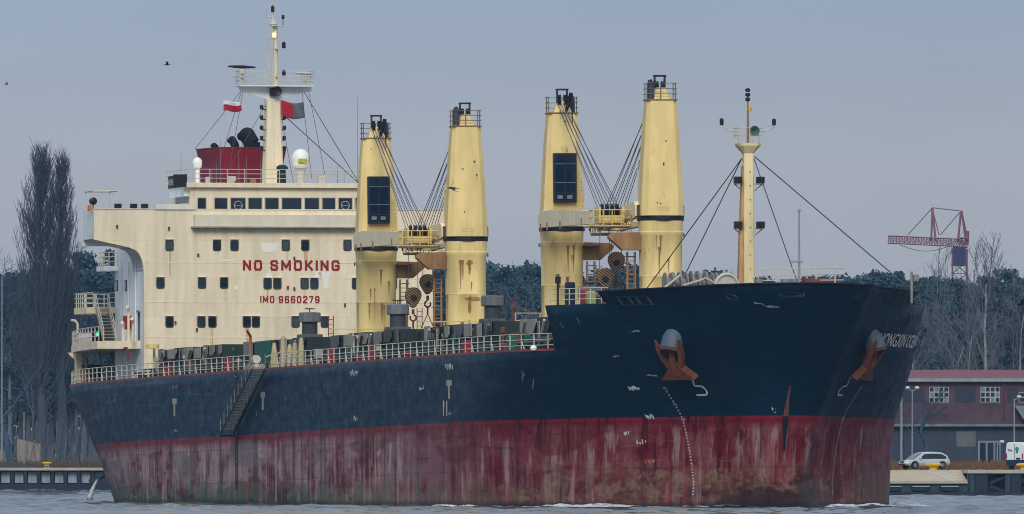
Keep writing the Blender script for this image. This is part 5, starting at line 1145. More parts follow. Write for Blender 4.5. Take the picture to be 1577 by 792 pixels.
tag(foam('wake_foam', -1, -166, -75, lambda x: 1.4, lambda x: .09, .58, 3), 'broken ripple line along the after hull', 'foam')
tag(foam('bow_foam', 1, -26, 1.5, lambda x: 3.4, lambda x: .36, .42, 5), 'white foam under the port bow', 'foam')
# cooling water discharge at the stern
A_ = SM @ pick(153, 738, 0, -163.5); mb = MB(); pts = []
for i in range(13):
    f = i / 12; pts.append(Vector((A_.x - .75 * f, A_.y - .5 * f, A_.z * (1 - f ** 1.8) + .02)))
rings = []
for i, p in enumerate(pts):
    r_ = .07 + .16 * (i / 12) ** 1.5; rings.append([(p.x + r_ * math.cos(q) * (1 + .25 * rng.random()), p.y + r_ * math.sin(q), p.z + .25 * r_ * math.cos(q + 1) * rng.uniform(.5, 1.4)) for q in [2*math.pi*k/10 for k in range(10)]])
mb.loft(rings)
spl = pts[-1]
for i in range(26):
    q = rng.uniform(0, 6.28); d = rng.uniform(.1, .9); mb.lathe([(.02, -.1), (.25, 0), (.12, rng.uniform(.05, .2)), (.02, .25)], (spl.x + d * math.cos(q) * 1.3, spl.y + d * math.sin(q), -.05), 7)
tag(mb.build('water_discharge', foam_mat('discharge', .41), None, smooth=True), 'stream of white water pouring from the ship\'s stern', 'water jet', kind='stuff')

# ------------------------------------------------------------------ ground and quays
GZ0 = 2.5
YL, YR = 1805.0, 1470.0
grass_g = paint('ground_grass', c8(92, 86, 70), var=.35, scale=.15, streak=False, rough=.95)
conc = paint('quay_concrete', c8(176, 170, 158), var=.2, scale=.4, streak=False, rust=.15, rustcol=c8(120, 112, 100), rough=.9)
conc_d = paint('wet_concrete', c8(48, 68, 82), var=.35, scale=.6, rough=.8)
steel_b = paint('quay_steel', c8(16, 36, 60), var=.4, scale=.8)
panel_c = paint('quay_panel_paint', c8(150, 164, 172), var=.4, scale=1.4, rust=.35, rustcol=c8(70, 92, 100))
beige = paint('ramp_concrete', c8(188, 176, 152), var=.2, scale=.5, streak=False, rust=.25, rustcol=c8(140, 126, 104), rough=.9)
mb = MB(); xm = 4.0
mb.add([(-1500, YL + .3, GZ0), (xm, YL + .3, GZ0), (xm, YR + 22, GZ0), (1500, YR + 22, GZ0), (1500, 3000, GZ0), (-1500, 3000, GZ0)], [(0,1,2,3,4,5)])
g = mb.build('ground', grass_g); g['kind'] = 'structure'
# left quay: slab, pillars, panels, waling
mb = MB(); xl0, xl1 = wx(-60, YL), wx(700, YL); mb.box(xl0 - 300, xl1, YL + .9, YL + 1.4, -3, GZ0 - .02); q1 = mb.build('quay_wall', steel_b)
tag(q1, 'dark blue quay wall with pale panels behind the ship\'s stern', 'quay')
mb = MB(); mb.box(xl0 - 300, xl1, YL - .15, YL + 3.0, GZ0 - .16, GZ0 + .14); mb.build('quay_slab', conc, q1)
mb = MB(); mb.box(xl0 - 300, xl1, YL - .1, YL + .9, -3, .85); mb.build('waling_beam', steel_b, q1)
for k in range(-3, 14):
    x = wx(-2 + k * 20.6, YL)
    mb = MB(); mb.box(x - .16, x + .16, YL + .05, YL + .9, .85, GZ0 - .16); mb.build('quay_pillar', steel_b, q1)
    mb = MB(); mb.box(x + .28, x + 1.23, YL + .75, YL + .89, .95, GZ0 - .36); mb.build('quay_panel', panel_c, q1)
mb = MB(); x = wx(143, YL); mb.box(x - .4, x + 2.5, YL - .5, YL - .12, .2, 1.5); mb.tube((x - .3, YL - .3, .9), (x + 1.2, YL - .3, 1.9), .35, n=10); mb.build('fender', steel_b, q1)
mb = MB(); mb.tube((wx(-40, YL), YL + .2, GZ0 + .3), (wx(76, YL), YL + .2, GZ0 + .3), .05); mb.build('mooring_rope', rope, q1)
# right quay: slab, ramp, pillars
mb = MB(); xr0, xr1 = wx(1180, YR), wx(1760, YR)
mb.box(xr0, xr1 + 300, YR + 22.2, YR + 22.6, -3, GZ0 - .02); q2 = mb.build('quay_wall', conc_d); tag(q2, 'low concrete quay with a sloping ramp behind the ship\'s bow', 'quay')
xa = wx(1490, YR)
mb = MB(); mb.add([(xr0, YR, 1.43), (xa, YR, 1.43), (xa, YR + 22, GZ0 - .15), (xr0, YR + 22, GZ0 - .15)], [(0,1,2,3)]); mb.build('ramp', beige, q2)
mb = MB(); mb.box(xr0, xa, YR + .002, YR + .5, -3, 1.40); rw = mb.build('ramp_wall', conc_d, q2)
mb = MB(); mb.box(xr0, xa, YR - .25, YR + .002, 1.2, 1.425); mb.build('ramp_edge', conc, q2)
for a, b in ((1350, 1388), (1402, 1432), (1446, 1476)):
    xa_, xb_ = wx(a, YR), wx(b, YR)
    mb = MB(); mb.prism([(xa_, YR, .95), (xb_, YR, .95), (xb_ - .12, YR, .55), (xa_ + .3, YR, .55)], (0, -.35, 0)); mb.build('fender', paint('fender_dark', c8(14, 40, 56)), rw)
    mb = MB(); mb.box(xa_ + .2, xb_, YR - .5, YR - .36, .88, .98); mb.build('fender_ledge', paint('ledge_pale', c8(150, 168, 176)), rw)
mb = MB(); mb.box(xr0, xr1 + 300, YR - .3, YR + .001, -3, .42); mb.build('waling_beam', steel_b, q2)
mb = MB(); mb.box(xa + .02, xr1 + 300, YR - .1, YR + 23, 2.12, GZ0 - .05); mb.build('quay_slab', conc, q2)
mb = MB(); mb.box(xr0, xa, YR + 21, YR + 23, GZ0 - .35, GZ0 - .06); mb.build('kerb', conc, q2)
mb = MB(); mb.box(xa + .02, xr1 + 300, YR + 2.4, YR + 2.8, -3, 2.1); mb.build('quay_backwall', paint('back_wall', c8(92, 112, 124), var=.4, rust=.3, rustcol=c8(40, 62, 80)), q2)
for a, b in ((1494, 1501), (1502, 1521), (1548, 1556), (1557, 1573), (1578, 1600), (1620, 1640)):
    mb = MB(); mb.box(wx(a, YR), wx(b, YR), YR + .05, YR + 1.3, .42, 2.1); mb.build('quay_pillar', steel_b if b - a > 10 else conc_d, q2)
for a, b in ((1525, 1546), (1574, 1578)):
    mb = MB(); mb.bar((wx(a, YR), YR + .6, 1.25), (wx(b, YR), YR + .6, 1.75), .3, .28); mb.bar((wx(a, YR), YR + .6, .95), (wx(b, YR), YR + .6, .5), .3, .25); mb.build('fender', steel_b, q2)
# painted hatching on the ramp
def rampz(y): return 1.43 + (y - YR) / 22 * (GZ0 - .15 - 1.43) + .01
for k in range(5):
    mb = MB(); y0, y1 = YR + 2 + k * 4, YR + 3.3 + k * 4
    l = lambda y: wx(1468, YR) - (y - YR) / 22 * 1.8; r_ = lambda y: wx(1487, YR) - (y - YR) / 22 * 1.7
    mb.add([(l(y0), y0, rampz(y0)), (r_(y0), y0, rampz(y0)), (r_(y1) , y1, rampz(y1)), (l(y1), y1, rampz(y1))], [(0,1,2,3)]); mb.build('ramp_marking', whitel, q2)
for s0, s1 in ((1466, 1469), (1486, 1488.5)):
    mb = MB(); sh = -1.8; mb.add([(wx(s0, YR), YR + .5, rampz(YR + .5) + .004), (wx(s1, YR), YR + .5, rampz(YR + .5) + .004), (wx(s1, YR) + sh, YR + 21, rampz(YR + 21) + .004), (wx(s0, YR) + sh, YR + 21, rampz(YR + 21) + .004)], [(0,1,2,3)]); mb.build('ramp_marking', whitel, q2)
# bollards
boll = paint('bollard_yellow', c8(222, 176, 30), var=.15)
def bollard(px, Y, z, lab, s=1.0):
    mb = MB(); mb.lathe([(.34, 0), (.28, .12), (.24, .42), (.28, .56), (.52, .62), (.55, .72), (.42, .82), (.1, .86)], (0, 0, 0), 18); o = mb.build('mooring_bollard', boll, None, smooth=True)
    o.location = (wx(px, Y), Y, z); o.scale = (1.35 * s, s, s); tag(o, lab, 'bollard', 'yellow quay bollards')
bollard(72, YL + .5, GZ0 + .14, 'yellow mooring bollard on the quay below the tall poplars', .75)
bollard(1437, YR + 21.5, GZ0 - .35, 'yellow mooring bollard in front of the silver car', 1.1)
bollard(1577, YR + .8, GZ0 - .3, 'yellow mooring bollard in front of the white van', 1.0)

# ------------------------------------------------------------------ brick building
YB = 1665.0
def bz(py): return wz(py, YB)
def bxx(px): return wx(px, YB)
def brick_mat():
    m = bpy.data.materials.new('hazed_brick'); m.use_nodes = True; t = m.node_tree; n = t.nodes; L = t.links.new; b = n['Principled BSDF']; b.inputs['Roughness'].default_value = .9
    tcn = n.new('ShaderNodeTexCoord'); mp = n.new('ShaderNodeMapping'); mp.inputs['Rotation'].default_value = (R(-90), 0, 0); L(tcn.outputs['Object'], mp.inputs[0])
    br = n.new('ShaderNodeTexBrick'); br.inputs['Scale'].default_value = 1; br.inputs['Brick Width'].default_value = .25; br.inputs['Row Height'].default_value = .08; br.inputs['Mortar Size'].default_value = .008
    br.inputs['Color1'].default_value = c8(96, 62, 76); br.inputs['Color2'].default_value = c8(70, 50, 68); br.inputs['Mortar'].default_value = c8(96, 90, 100); L(mp.outputs[0], br.inputs['Vector'])  # bluish haze mixed into the brick colours, hence the purple grey
    ns = n.new('ShaderNodeTexNoise'); ns.inputs['Scale'].default_value = .5; ns.inputs['Detail'].default_value = 6; L(tcn.outputs['Object'], ns.inputs['Vector'])
    mx = n.new('ShaderNodeMix'); mx.data_type = 'RGBA'; mx.blend_type = 'MULTIPLY'; mx.inputs[0].default_value = .6; L(br.outputs['Color'], mx.inputs[6])
    rp = n.new('ShaderNodeValToRGB'); rp.color_ramp.elements[0].color = (.45, .45, .5, 1); rp.color_ramp.elements[0].position = .3; rp.color_ramp.elements[1].position = .65; L(ns.outputs['Fac'], rp.inputs[0]); L(rp.outputs[0], mx.inputs[7])
    L(mx.outputs[2], b.inputs['Base Color']); return m
brick = brick_mat()
bl = empty('brick_building', (bxx(1470), YB, GZ0)); tag(bl, 'two-storey red brick building with a red roof behind the silver car', 'building')
X0b, X1b = bxx(1330), bxx(1720); OX, OY, OZ = bl.location
def bpart(name, mat, mb, parent=None, **k):
    mb.v = [(x - OX, y - OY, z - OZ) for x, y, z in mb.v]; return mb.build(name, mat, parent or bl, **k)
mb = MB(); mb.box(X0b, X1b, YB, YB + 14, bz(653), bz(588)); up = bpart('upper_wall', brick, mb)
mb = MB(); mb.box(X0b, X1b, YB + .25, YB + 14, GZ0, bz(653)); lo = bpart('lower_wall', paint('lower_wall_blue', c8(48, 60, 80), var=.25, scale=.5), mb)
mb = MB(); mb.prism([(X0b - .6, YB - .5, bz(583)), (X0b - .6, YB - .5, bz(585)), (X0b - .6, YB + 15, bz(585)), (X0b - .6, YB + 15, bz(569)), (X0b - .6, YB + 7, bz(569))], (X1b - X0b + 1.2, 0, 0)); rf_ = bpart('roof', paint('roof_red', c8(118, 58, 74), var=.2, scale=.4, streak=False), mb)
mb = MB(); mb.box(X0b - .6, X1b + .6, YB - .62, YB - .5, bz(588), bz(583)); bpart('gutter', paint('gutter_pale', c8(140, 152, 164), var=.2), mb, rf_)
mb = MB(); mb.box(X0b, X1b, YB - .45, YB + .0, bz(657), bz(653)); bpart('ledge', paint('ledge_grey', c8(104, 120, 134), var=.25), mb)
for a, b in ((1392, 1424), (1470, 1502), (1551, 1567)):
    mb = MB(); mb.box(bxx(a), bxx(b), YB - .03, YB + .0, bz(620), bz(597)); bpart('blind_panel', paint('blind_blue', c8(44, 52, 74), var=.2), mb)
def bwindow(a, b, ya, yb, nx2, nz2):
    xa_, xb_, za, zb = bxx(a), bxx(b), bz(yb), bz(ya)
    mb = MB(); mb.box(xa_, xb_, YB - .06, YB - .01, za, zb); w = bpart('window', paint('window_white', c8(160, 172, 180), var=.15), mb)
    for i in range(nx2):
        for j in range(nz2):
            dx, dz = (xb_ - xa_) / nx2, (zb - za) / nz2
            mb = MB(); mb.box(xa_ + i*dx + .06, xa_ + (i+1)*dx - .06, YB - .075, YB - .055, za + j*dz + .06, za + (j+1)*dz - .06); bpart('pane', glass if (i * 3 + j * 5 + a) % 4 else paint('pane_pale', c8(110, 126, 140)), mb, w)
bwindow(1431, 1461, 596, 620, 4, 3); bwindow(1510, 1540, 596, 620, 4, 3); bwindow(1569, 1599, 604, 620, 3, 2)
mb = MB(); mb.box(bxx(1473), bxx(1503), YB + .2, YB + .25, bz(688), bz(664)); bpart('wall_panel', paint('panel_drab', c8(96, 100, 108), var=.2), mb)
mb = MB(); mb.box(bxx(1506), bxx(1541), YB + .12, YB + .24, GZ0, bz(679)); dr = bpart('door', paint('door_frame', c8(110, 130, 146), var=.2), mb)
for a, b in ((1509, 1518), (1521, 1530), (1533, 1539)):
    mb = MB(); mb.box(bxx(a), bxx(b), YB + .10, YB + .13, GZ0 + .3, bz(682)); bpart('door_pane', glass, mb, dr)
mb = MB(); mb.tube((bxx(1388), YB - .7, GZ0), (bxx(1388), YB - .7, bz(588)), .14, n=10); bpart('downpipe', paint('pipe_pale', c8(132, 144, 156)), mb)
mb = MB(); mb.tube((bxx(1546), YB - .2, bz(645)), (bxx(1546), YB - .2, bz(588)), .08, n=8); bpart('downpipe', paint('pipe_red', c8(96, 54, 66)), mb)
mb = MB(); mb.prism([(bxx(1562), YB - .05, bz(625)), (bxx(1600), YB - .05, bz(625)), (bxx(1600), YB - .05, bz(648)), (bxx(1575), YB - .05, bz(645))], (0, -1.2, 0)); bpart('awning', paint('awning_grey', c8(120, 130, 138)), mb)

# ------------------------------------------------------------------ lamps and poles
pole_m = paint('lamp_grey', c8(130, 142, 152), var=.15)
def street_lamp(px, Y, ytop, lab, heads=2, group=None):
    x = wx(px, Y); h_ = wz(ytop, Y) - GZ0; mb = MB(); mb.tube((0, 0, 0), (0, 0, h_), .10, .06, n=10); o = mb.build('street_lamp', pole_m, None, smooth=True); o.location = (x, Y, GZ0)
    for s in {2: (-1, 1), 1: (1,), 0: ()}[heads]:
        mb = MB(); mb.tube((0, 0, h_ - .15), (s * .45, 0, h_ + .05), .05); mb.build('lamp_arm', pole_m, o)
        mb = MB(); mb.lathe([(.05, -.14), (.2, -.08), (.26, .05), (.17, .17), (.03, .22)], (s * .48, 0, h_ + .12), 12); mb.build('lamp_globe', paint('globe_white', c8(190, 200, 206)), o, smooth=True)
    tag(o, lab, 'street lamp', group)
street_lamp(1405, 1640, 600, 'twin-globe street lamp standing before the brick wall')
street_lamp(1536, 1640, 683, 'short single lamp beside the glass door of the building', 1)
street_lamp(1562, 1600, 614, 'single-globe lamp rising behind the white van', 1)
street_lamp(3, 1840, 425, 'tall thin pole beside the dark trunk at the wood edge', 0)
street_lamp(37, 1830, 635, 'slim pale post on the quay between dark trunks', 0)

# ------------------------------------------------------------------ car
def car():
    o = empty('parked_car', (wx(1423, 1560), 1560, GZ0), (0, 0, R(180 + 28)))
    body_m = paint('silver_paint', c8(196, 206, 214), var=.05, rough=.28, metal=.25, spec=.6)
    tyre_m = paint('tyre', c8(22, 24, 26)); rim_m = paint('rim', c8(150, 156, 162), rough=.3, metal=.6)
    st = [(-2.46, .42, .66, .80), (-2.38, .36, .80, .88), (-2.0, .30, .98, .93), (-1.2, .26, 1.00, .95), (0, .26, .97, .96), (1.0, .26, .94, .95), (1.55, .28, .90, .92), (2.1, .32, .78, .86), (2.40, .40, .66, .72), (2.46, .46, .60, .60)]
    mb = MB(); rings = []
    for x, z0_, z1_, w in st:
        rings.append([(x, y * w, z0_ + (z1_ - z0_) * f) for y, f in ((-.86, 0), (-.98, .25), (-1.0, .6), (-.93, .95), (-.7, 1.0), (0, 1.03), (.7, 1.0), (.93, .95), (1.0, .6), (.98, .25), (.86, 0))])
    mb.loft(rings); mb.build('body', body_m, o, smooth=True)
    gh = [(-2.36, .86, .92, .80), (-2.1, .88, 1.36, .78), (-1.6, .9, 1.60, .74), (-.6, .92, 1.66, .73), (.3, .92, 1.62, .72), (.9, .92, 1.34, .76), (1.5, .9, .96, .80)]
    mb = MB(); rings = []
    for x, z0_, z1_, w in gh: rings.append([(x, -w * 1.13, z0_ - .04), (x, -w * 1.1, z0_ + .05), (x, -w, z0_ + (z1_ - z0_) * .88), (x, -w * .8, z1_), (x, w * .8, z1_), (x, w, z0_ + (z1_ - z0_) * .88), (x, w * 1.1, z0_ + .05), (x, w * 1.13, z0_ - .04)])
    mb.loft(rings); mb.build('cabin', body_m, o, smooth=True)
    for s in (-1, 1):
        mb = MB(); ps = [(1.05, 1.0), (.35, 1.44), (-.6, 1.49), (-1.5, 1.44), (-1.98, 1.2), (-2.0, 1.04)]
        def sy(x, z): return s * (np.interp(x, [-2.36, -.6, .9, 1.5], [.87, .82, .86, .9]) - (z - .95) * .16 + .02)
        mb.add([(x, sy(x, z), z) for x, z in ps] + [(x, sy(x, 1.0), 1.0) for x, z in ps], [(i, i+1, 6+i+1, 6+i) for i in range(5)]); mb.build('side_window', glass, o)
        for x_ in (-.42, -1.3, .42): mb = MB(); mb.bar((x_, sy(x_, 1.0) + s*.01, 1.0), (x_ - .03, sy(x_, 1.45) + s*.01, 1.45), .06, .02); mb.build('pillar', black, o)
        mb = MB(); mb.lathe([(.02, -.1), (.1, -.05), (.1, .08), (.02, .12)], (.95, s * 1.06, 1.06), 8, 'y'); mb.build('mirror', body_m, o)
        mb = MB(); mb.prism([(2.28, s*.45, .66), (2.16, s*.82, .70), (1.95, s*.86, .82), (2.2, s*.5, .80)], (.1, 0, 0)); mb.build('headlight', paint('lamp_clear', c8(210, 218, 224), rough=.15), o)
        for x_ in (-1.52, 1.52):
            mb = MB(); mb.lathe([(.1, -.13), (.33, -.13), (.36, -.08), (.36, .08), (.33, .13), (.1, .13)], (x_, s * .84, .36), 22, 'y'); w = mb.build('wheel', tyre_m, o, smooth=True)
            mb = MB(); mb.lathe([(.02, s*.135), (.08, s*.15), (.24, s*.12), (.25, s*.10)], (x_, s * .84, .36), 18, 'y')
            for k in range(5): q = 2*math.pi*k/5; mb.bar((x_, s*.985, .36), (x_ + .23*math.cos(q), s*.98, .36 + .23*math.sin(q)), .03, .06)
            mb.build('rim', rim_m, w)
            mb = MB(); 
            for k in range(9): A, B_ = R(k * 20), R((k + 1) * 20); mb.bar((x_ + .41*math.cos(A), s*.955, .36 + .41*math.sin(A)), (x_ + .41*math.cos(B_), s*.955, .36 + .41*math.sin(B_)), .03, .05)
            mb.build('wheel_arch', black, o)
        mb = MB(); mb.prism([(-2.3, s*.70, .92), (-2.28, s*.84, .90), (-2.2, s*.84, 1.15), (-2.25, s*.70, 1.15)], (-.1, 0, 0)); mb.build('tail_lamp', reds, o)
    mb = MB(); mb.add([(1.52, -.7, .98), (1.52, .7, .98), (.94, .6, 1.36), (.94, -.6, 1.36), (.45, -.55, 1.57), (.45, .55, 1.57)], [(0,1,2,3), (3,2,5,4)]); mb.v = [(x + .03, y, z + .025) for x, y, z in mb.v]; mb.build('windscreen', paint('screen_glass', c8(96, 116, 134), rough=.1, spec=.7), o)
    mb = MB(); mb.prism([(2.42, -.38, .60), (2.42, .38, .60), (2.36, .34, .76), (2.36, -.34, .76)], (.06, 0, 0)); mb.build('grille', black, o)
    mb = MB(); mb.box(2.40, 2.49, -.6, .6, .40, .50); mb.build('bumper_intake', black, o)
    tag(o, 'silver estate car parked on the quay before the brick building', 'car')
car()
def van():
    o = empty('parked_van', (wx(1582, 1570), 1570, GZ0), (0, 0, R(62)))
    wm_ = paint('van_white', c8(224, 230, 236), var=.06, rough=.35); bm_ = paint('van_blue', c8(20, 44, 82), var=.2)
    mb = MB(); prof = [(-2.8, .9, 2.5, .92), (-2.7, .9, 2.58, .98), (0, .9, 2.6, 1.0), (1.2, .9, 2.5, 1.0), (2.0, .9, 1.6, .98), (2.7, .9, 1.25, .92), (2.85, .9, 1.1, .85)]
    rings = [[(x, y * w, z0_ + (z1_ - z0_) * f) for y, f in ((-1, 0), (-1, .5), (-.9, .93), (-.75, 1), (.75, 1), (.9, .93), (1, .5), (1, 0))] for x, z0_, z1_, w in prof]
    mb.loft(rings); mb.build('body', wm_, o, smooth=True)
    mb = MB(); mb.loft([[(x, y * w, z) for y, z in ((-.96, .32), (-1.0, .9), (1.0, .9), (.96, .32))] for x, w in ((-2.85, .93), (-2.6, 1.0), (2.6, 1.0), (2.9, .85))]); mb.build('lower_body', bm_, o)
    mb = MB(); mb.box(-2.83, -2.80, -.015, .015, .95, 2.4); mb.build('door_gap', black, o)
    mb = MB(); mb.box(-2.86, -2.80, -.62, -.2, .95, 1.1); mb.build('number_plate', black, o)
    for s in (-1, 1):
        mb = MB(); mb.box(-2.84, -2.74, s * .80, s * .92, .98, 1.5); mb.build('tail_lamp', reds, o)
        for x_ in (-1.7, 1.75):
            mb = MB(); mb.lathe([(.1, -.13), (.33, -.13), (.36, -.08), (.36, .08), (.33, .13), (.1, .13)], (x_, s * .86, .36), 20, 'y'); w = mb.build('wheel', paint('tyre', c8(22, 24, 26)), o, smooth=True)
            mb = MB(); mb.lathe([(.02, s*.15), (.2, s*.14), (.22, s*.1)], (x_, s * .86, .36), 14, 'y'); mb.build('rim', paint('rim', c8(150, 156, 162)), w)
        mb = MB(); mb.add([(1.25, s*1.005, 1.45), (2.0, s*.99, 1.45), (1.5, s*.96, 2.1), (1.25, s*.96, 2.1)], [(0,1,2,3)]); mb.build('cab_window', glass, o)
    mb = MB(); mb.add([(2.05, -.8, 1.62), (2.05, .8, 1.62), (1.3, .7, 2.42), (1.3, -.7, 2.42)], [(0,1,2,3)]); mb.build('windscreen', glass, o)
    mb = MB()       # green leaf-like emblem and a short line of lettering on the rear door
    mb.lathe([(.02, -2.83), (.2, -2.825), (.02, -2.82)], (0, -.28, 1.95), 14, 'x'); mb.prism([(-2.815, -.2, 1.5), (-2.815, -.42, 1.62), (-2.815, -.38, 2.0), (-2.815, -.1, 1.9)], (-.015, 0, 0)); mb.build('emblem', paint('emblem_green', c8(30, 140, 130)), o)
    vs, fs = text_mesh('Tina', .3, .01, 1.0); mb = MB(); mb.add([(-2.835, .48 - u, 1.82 + v) for u, v in vs], fs); mb.build('lettering', paint('letter_blue', c8(30, 60, 110)), o, fix=False)
    tag(o, 'white delivery van with dark blue lower body seen from behind', 'van')
van()

# ------------------------------------------------------------------ tower crane beyond the wood
YC = 2130.0
tcr = empty('tower_crane', (wx(1478, YC), YC, GZ0)); tag(tcr, 'red and blue lattice tower crane rising beyond the wood', 'crane')
c_red = paint('crane_red', c8(132, 92, 112), var=.2); c_blu = paint('crane_blue', c8(48, 62, 100), var=.2)
def truss(name, a, b, w, h_, n, mat, r=.12):
    a, b = Vector(a), Vector(b); d = (b - a).normalized(); up = Vector((0, 0, 1)) if abs(d.z) < .9 else Vector((0, 1, 0)); sd = d.cross(up).normalized(); up = sd.cross(d)
    cn = lambda p, i, j: p + sd * (w/2*i) + up * (h_/2*j); mb = MB(); C_ = ((-1,-1),(1,-1),(1,1),(-1,1))
    for i, j in C_: mb.tube(cn(a, i, j), cn(b, i, j), r, n=5)
    for k in range(n):
        p, q = a.lerp(b, k / n), a.lerp(b, (k + 1) / n)
        for e in range(4):
            c1, c2 = C_[e], C_[(e+1) % 4]; mb.tube(cn(p, *c1), cn(p, *c2), r * .7, n=4); mb.tube(cn(p, *(c1 if k % 2 else c2)), cn(q, *(c2 if k % 2 else c1)), r * .7, n=4)
    return mb.build(name, mat, tcr)
def tz(py): return wz(py, YC) - GZ0
def tx(px): return wx(px, YC) - wx(1478, YC)
truss('mast', (0, 0, 0), (0, 0, tz(384)), 1.9, 1.9, 18, c_red, .1)
mb = MB(); mb.box(tx(1468), tx(1487), -1.1, 1.1, tz(410), tz(380)); mb.build('machinery_house', c_blu, tcr)
truss('boom', (tx(1368), 0, tz(369)), (tx(1478), 0, tz(374)), 1.6, .95, 26, c_red, .075)
truss('counter_boom', (tx(1478), 0, tz(374)), (tx(1489), 0, tz(374)), 1.5, 1.2, 3, c_red)
mb = MB()
for a, b in ((1434, 1436), (1441, 1436)): mb.tube((tx(a), 0, tz(372)), (tx(b), 0, tz(320)), .14, n=6)
mb.build('boom_post', c_red, tcr)
mb = MB()
for a, b in ((1475, 1480), (1488, 1481)): mb.tube((tx(a), 0, tz(374)), (tx(b), 0, tz(325)), .15, n=6)
mb.tube((tx(1489), 0, tz(378)), (tx(1490), 0, tz(356)), .25, n=6); mb.build('apex_frame', c_red, tcr)
for a, b in (((1436, 320), (1480, 325)), ((1436, 320), (1398, 362)), ((1480, 325), (1448, 362)), ((1436, 321), (1446, 362)), ((1481, 325), (1489, 360))):
    mb = MB(); mb.tube((tx(a[0]), 0, tz(a[1])), (tx(b[0]), 0, tz(b[1])), .07, n=5); mb.build('tie_rod', c_red, tcr)
mb = MB(); pt = [(tx(1385 + 82 * i / 12), 0, tz(372 + 5 + 10 * math.sin(math.pi * i / 12))) for i in range(13)]; mb.path(pt, .05, 4); mb.build('slack_cable', rope, tcr)

# ------------------------------------------------------------------ trees
def bark(name, col): return paint(name, col, var=.35, scale=1.5, rough=.95)
bk_dark = bark('bark_dark', c8(60, 80, 104)); bk_pale = bark('bark_pale', c8(156, 160, 168)); bk_grey = bark('bark_grey', c8(106, 114, 126)); bk_twig = bark('twig_grey', c8(86, 104, 124)); bk_pop = bark('bark_poplar', c8(74, 84, 100))  # blue of the distant haze mixed into bark and twig colours
class TB:
    def __init__(s): s.v = []; s.f = []
    def seg(s, a, b, ra, rb, n=4):
        d = b - a
        if d.length < 1e-4: return
        d = d.normalized(); u = d.orthogonal().normalized(); w = d.cross(u); k = len(s.v)
        for p, r in ((a, ra), (b, rb)):
            for i in range(n): q = 2*math.pi*i/n; s.v.append(tuple(p + u * (r * math.cos(q)) + w * (r * math.sin(q))))
        for i in range(n): s.f.append((k+i, k+(i+1) % n, k+n+(i+1) % n, k+n+i))
    def build(s, name, mat, parent):
        me = bpy.data.meshes.new(name); me.from_pydata(s.v, [], s.f); me.materials.append(mat); me.polygons.foreach_set('use_smooth', [True] * len(me.polygons)); me.update()
        o = bpy.data.objects.new(name, me); COL.objects.link(o); o.parent = parent; return o
def grow(tb, p, d, L, r, lev, rnd, up, spread, wob, nseg=5, rmin=.022, kids=(5, 5, 4)):
    """one limb with wobble; children come off along its upper part"""
    pts = [p.copy()]; dd = d.copy()
    for i in range(nseg):
        dd = (dd + Vector((rnd.gauss(0, wob), rnd.gauss(0, wob), up * (1 if lev > 0 else .3) + rnd.gauss(0, wob * .5)))).normalized(); pts.append(pts[-1] + dd * (L / nseg))
    for i in range(nseg): tb[min(lev, 1)].seg(pts[i], pts[i+1], max(rmin, r * (1 - .85 * i / nseg)), max(rmin * .8, r * (1 - .85 * (i+1) / nseg)), 7 if lev == 0 else 4 if lev == 1 else 3)
    if lev >= len(kids): return
    for k in range(kids[lev]):
        f = .28 + .7 * (k + rnd.random()) / kids[lev] if lev == 0 else .2 + .75 * rnd.random(); q = f * nseg; i = min(nseg - 1, int(q)); pp = pts[i].lerp(pts[i+1], q - i)
        dl = (pts[i+1] - pts[i]).normalized(); a = rnd.uniform(0, 6.28); o = dl.orthogonal().normalized(); o = (o * math.cos(a) + dl.cross(o) * math.sin(a))
        grow(tb, pp, (dl * math.cos(spread) + o * math.sin(spread)).normalized(), L * rnd.uniform(.38, .6) * (1.05 - .45 * f if lev == 0 else .9), r * .42 * (1.1 - .5 * f), lev + 1, rnd, up, spread, wob, 4 if lev < 2 else 3, rmin, kids)
def bare_tree(name, px, Y, ytop, lab, seed, m1, m2, spread=.6, up=.12, wob=.1, kids=(12, 7, 5), lean=(0, 0), r=.28, group=None, rmin=.022):
    o = empty(name, (wx(px, Y), Y, GZ0)); h_ = (wz(ytop, Y) - GZ0) * .80; rnd = random.Random(seed); tb = (TB(), TB())
    grow(tb, Vector((0, 0, 0)), Vector((lean[0], lean[1], 1)).normalized(), h_, r, 0, rnd, up, spread, wob, 8, rmin, kids)
    tb[0].build('trunk', m1, o); tb[1].build('crown', m2, o); tag(o, lab, 'tree', group); return o
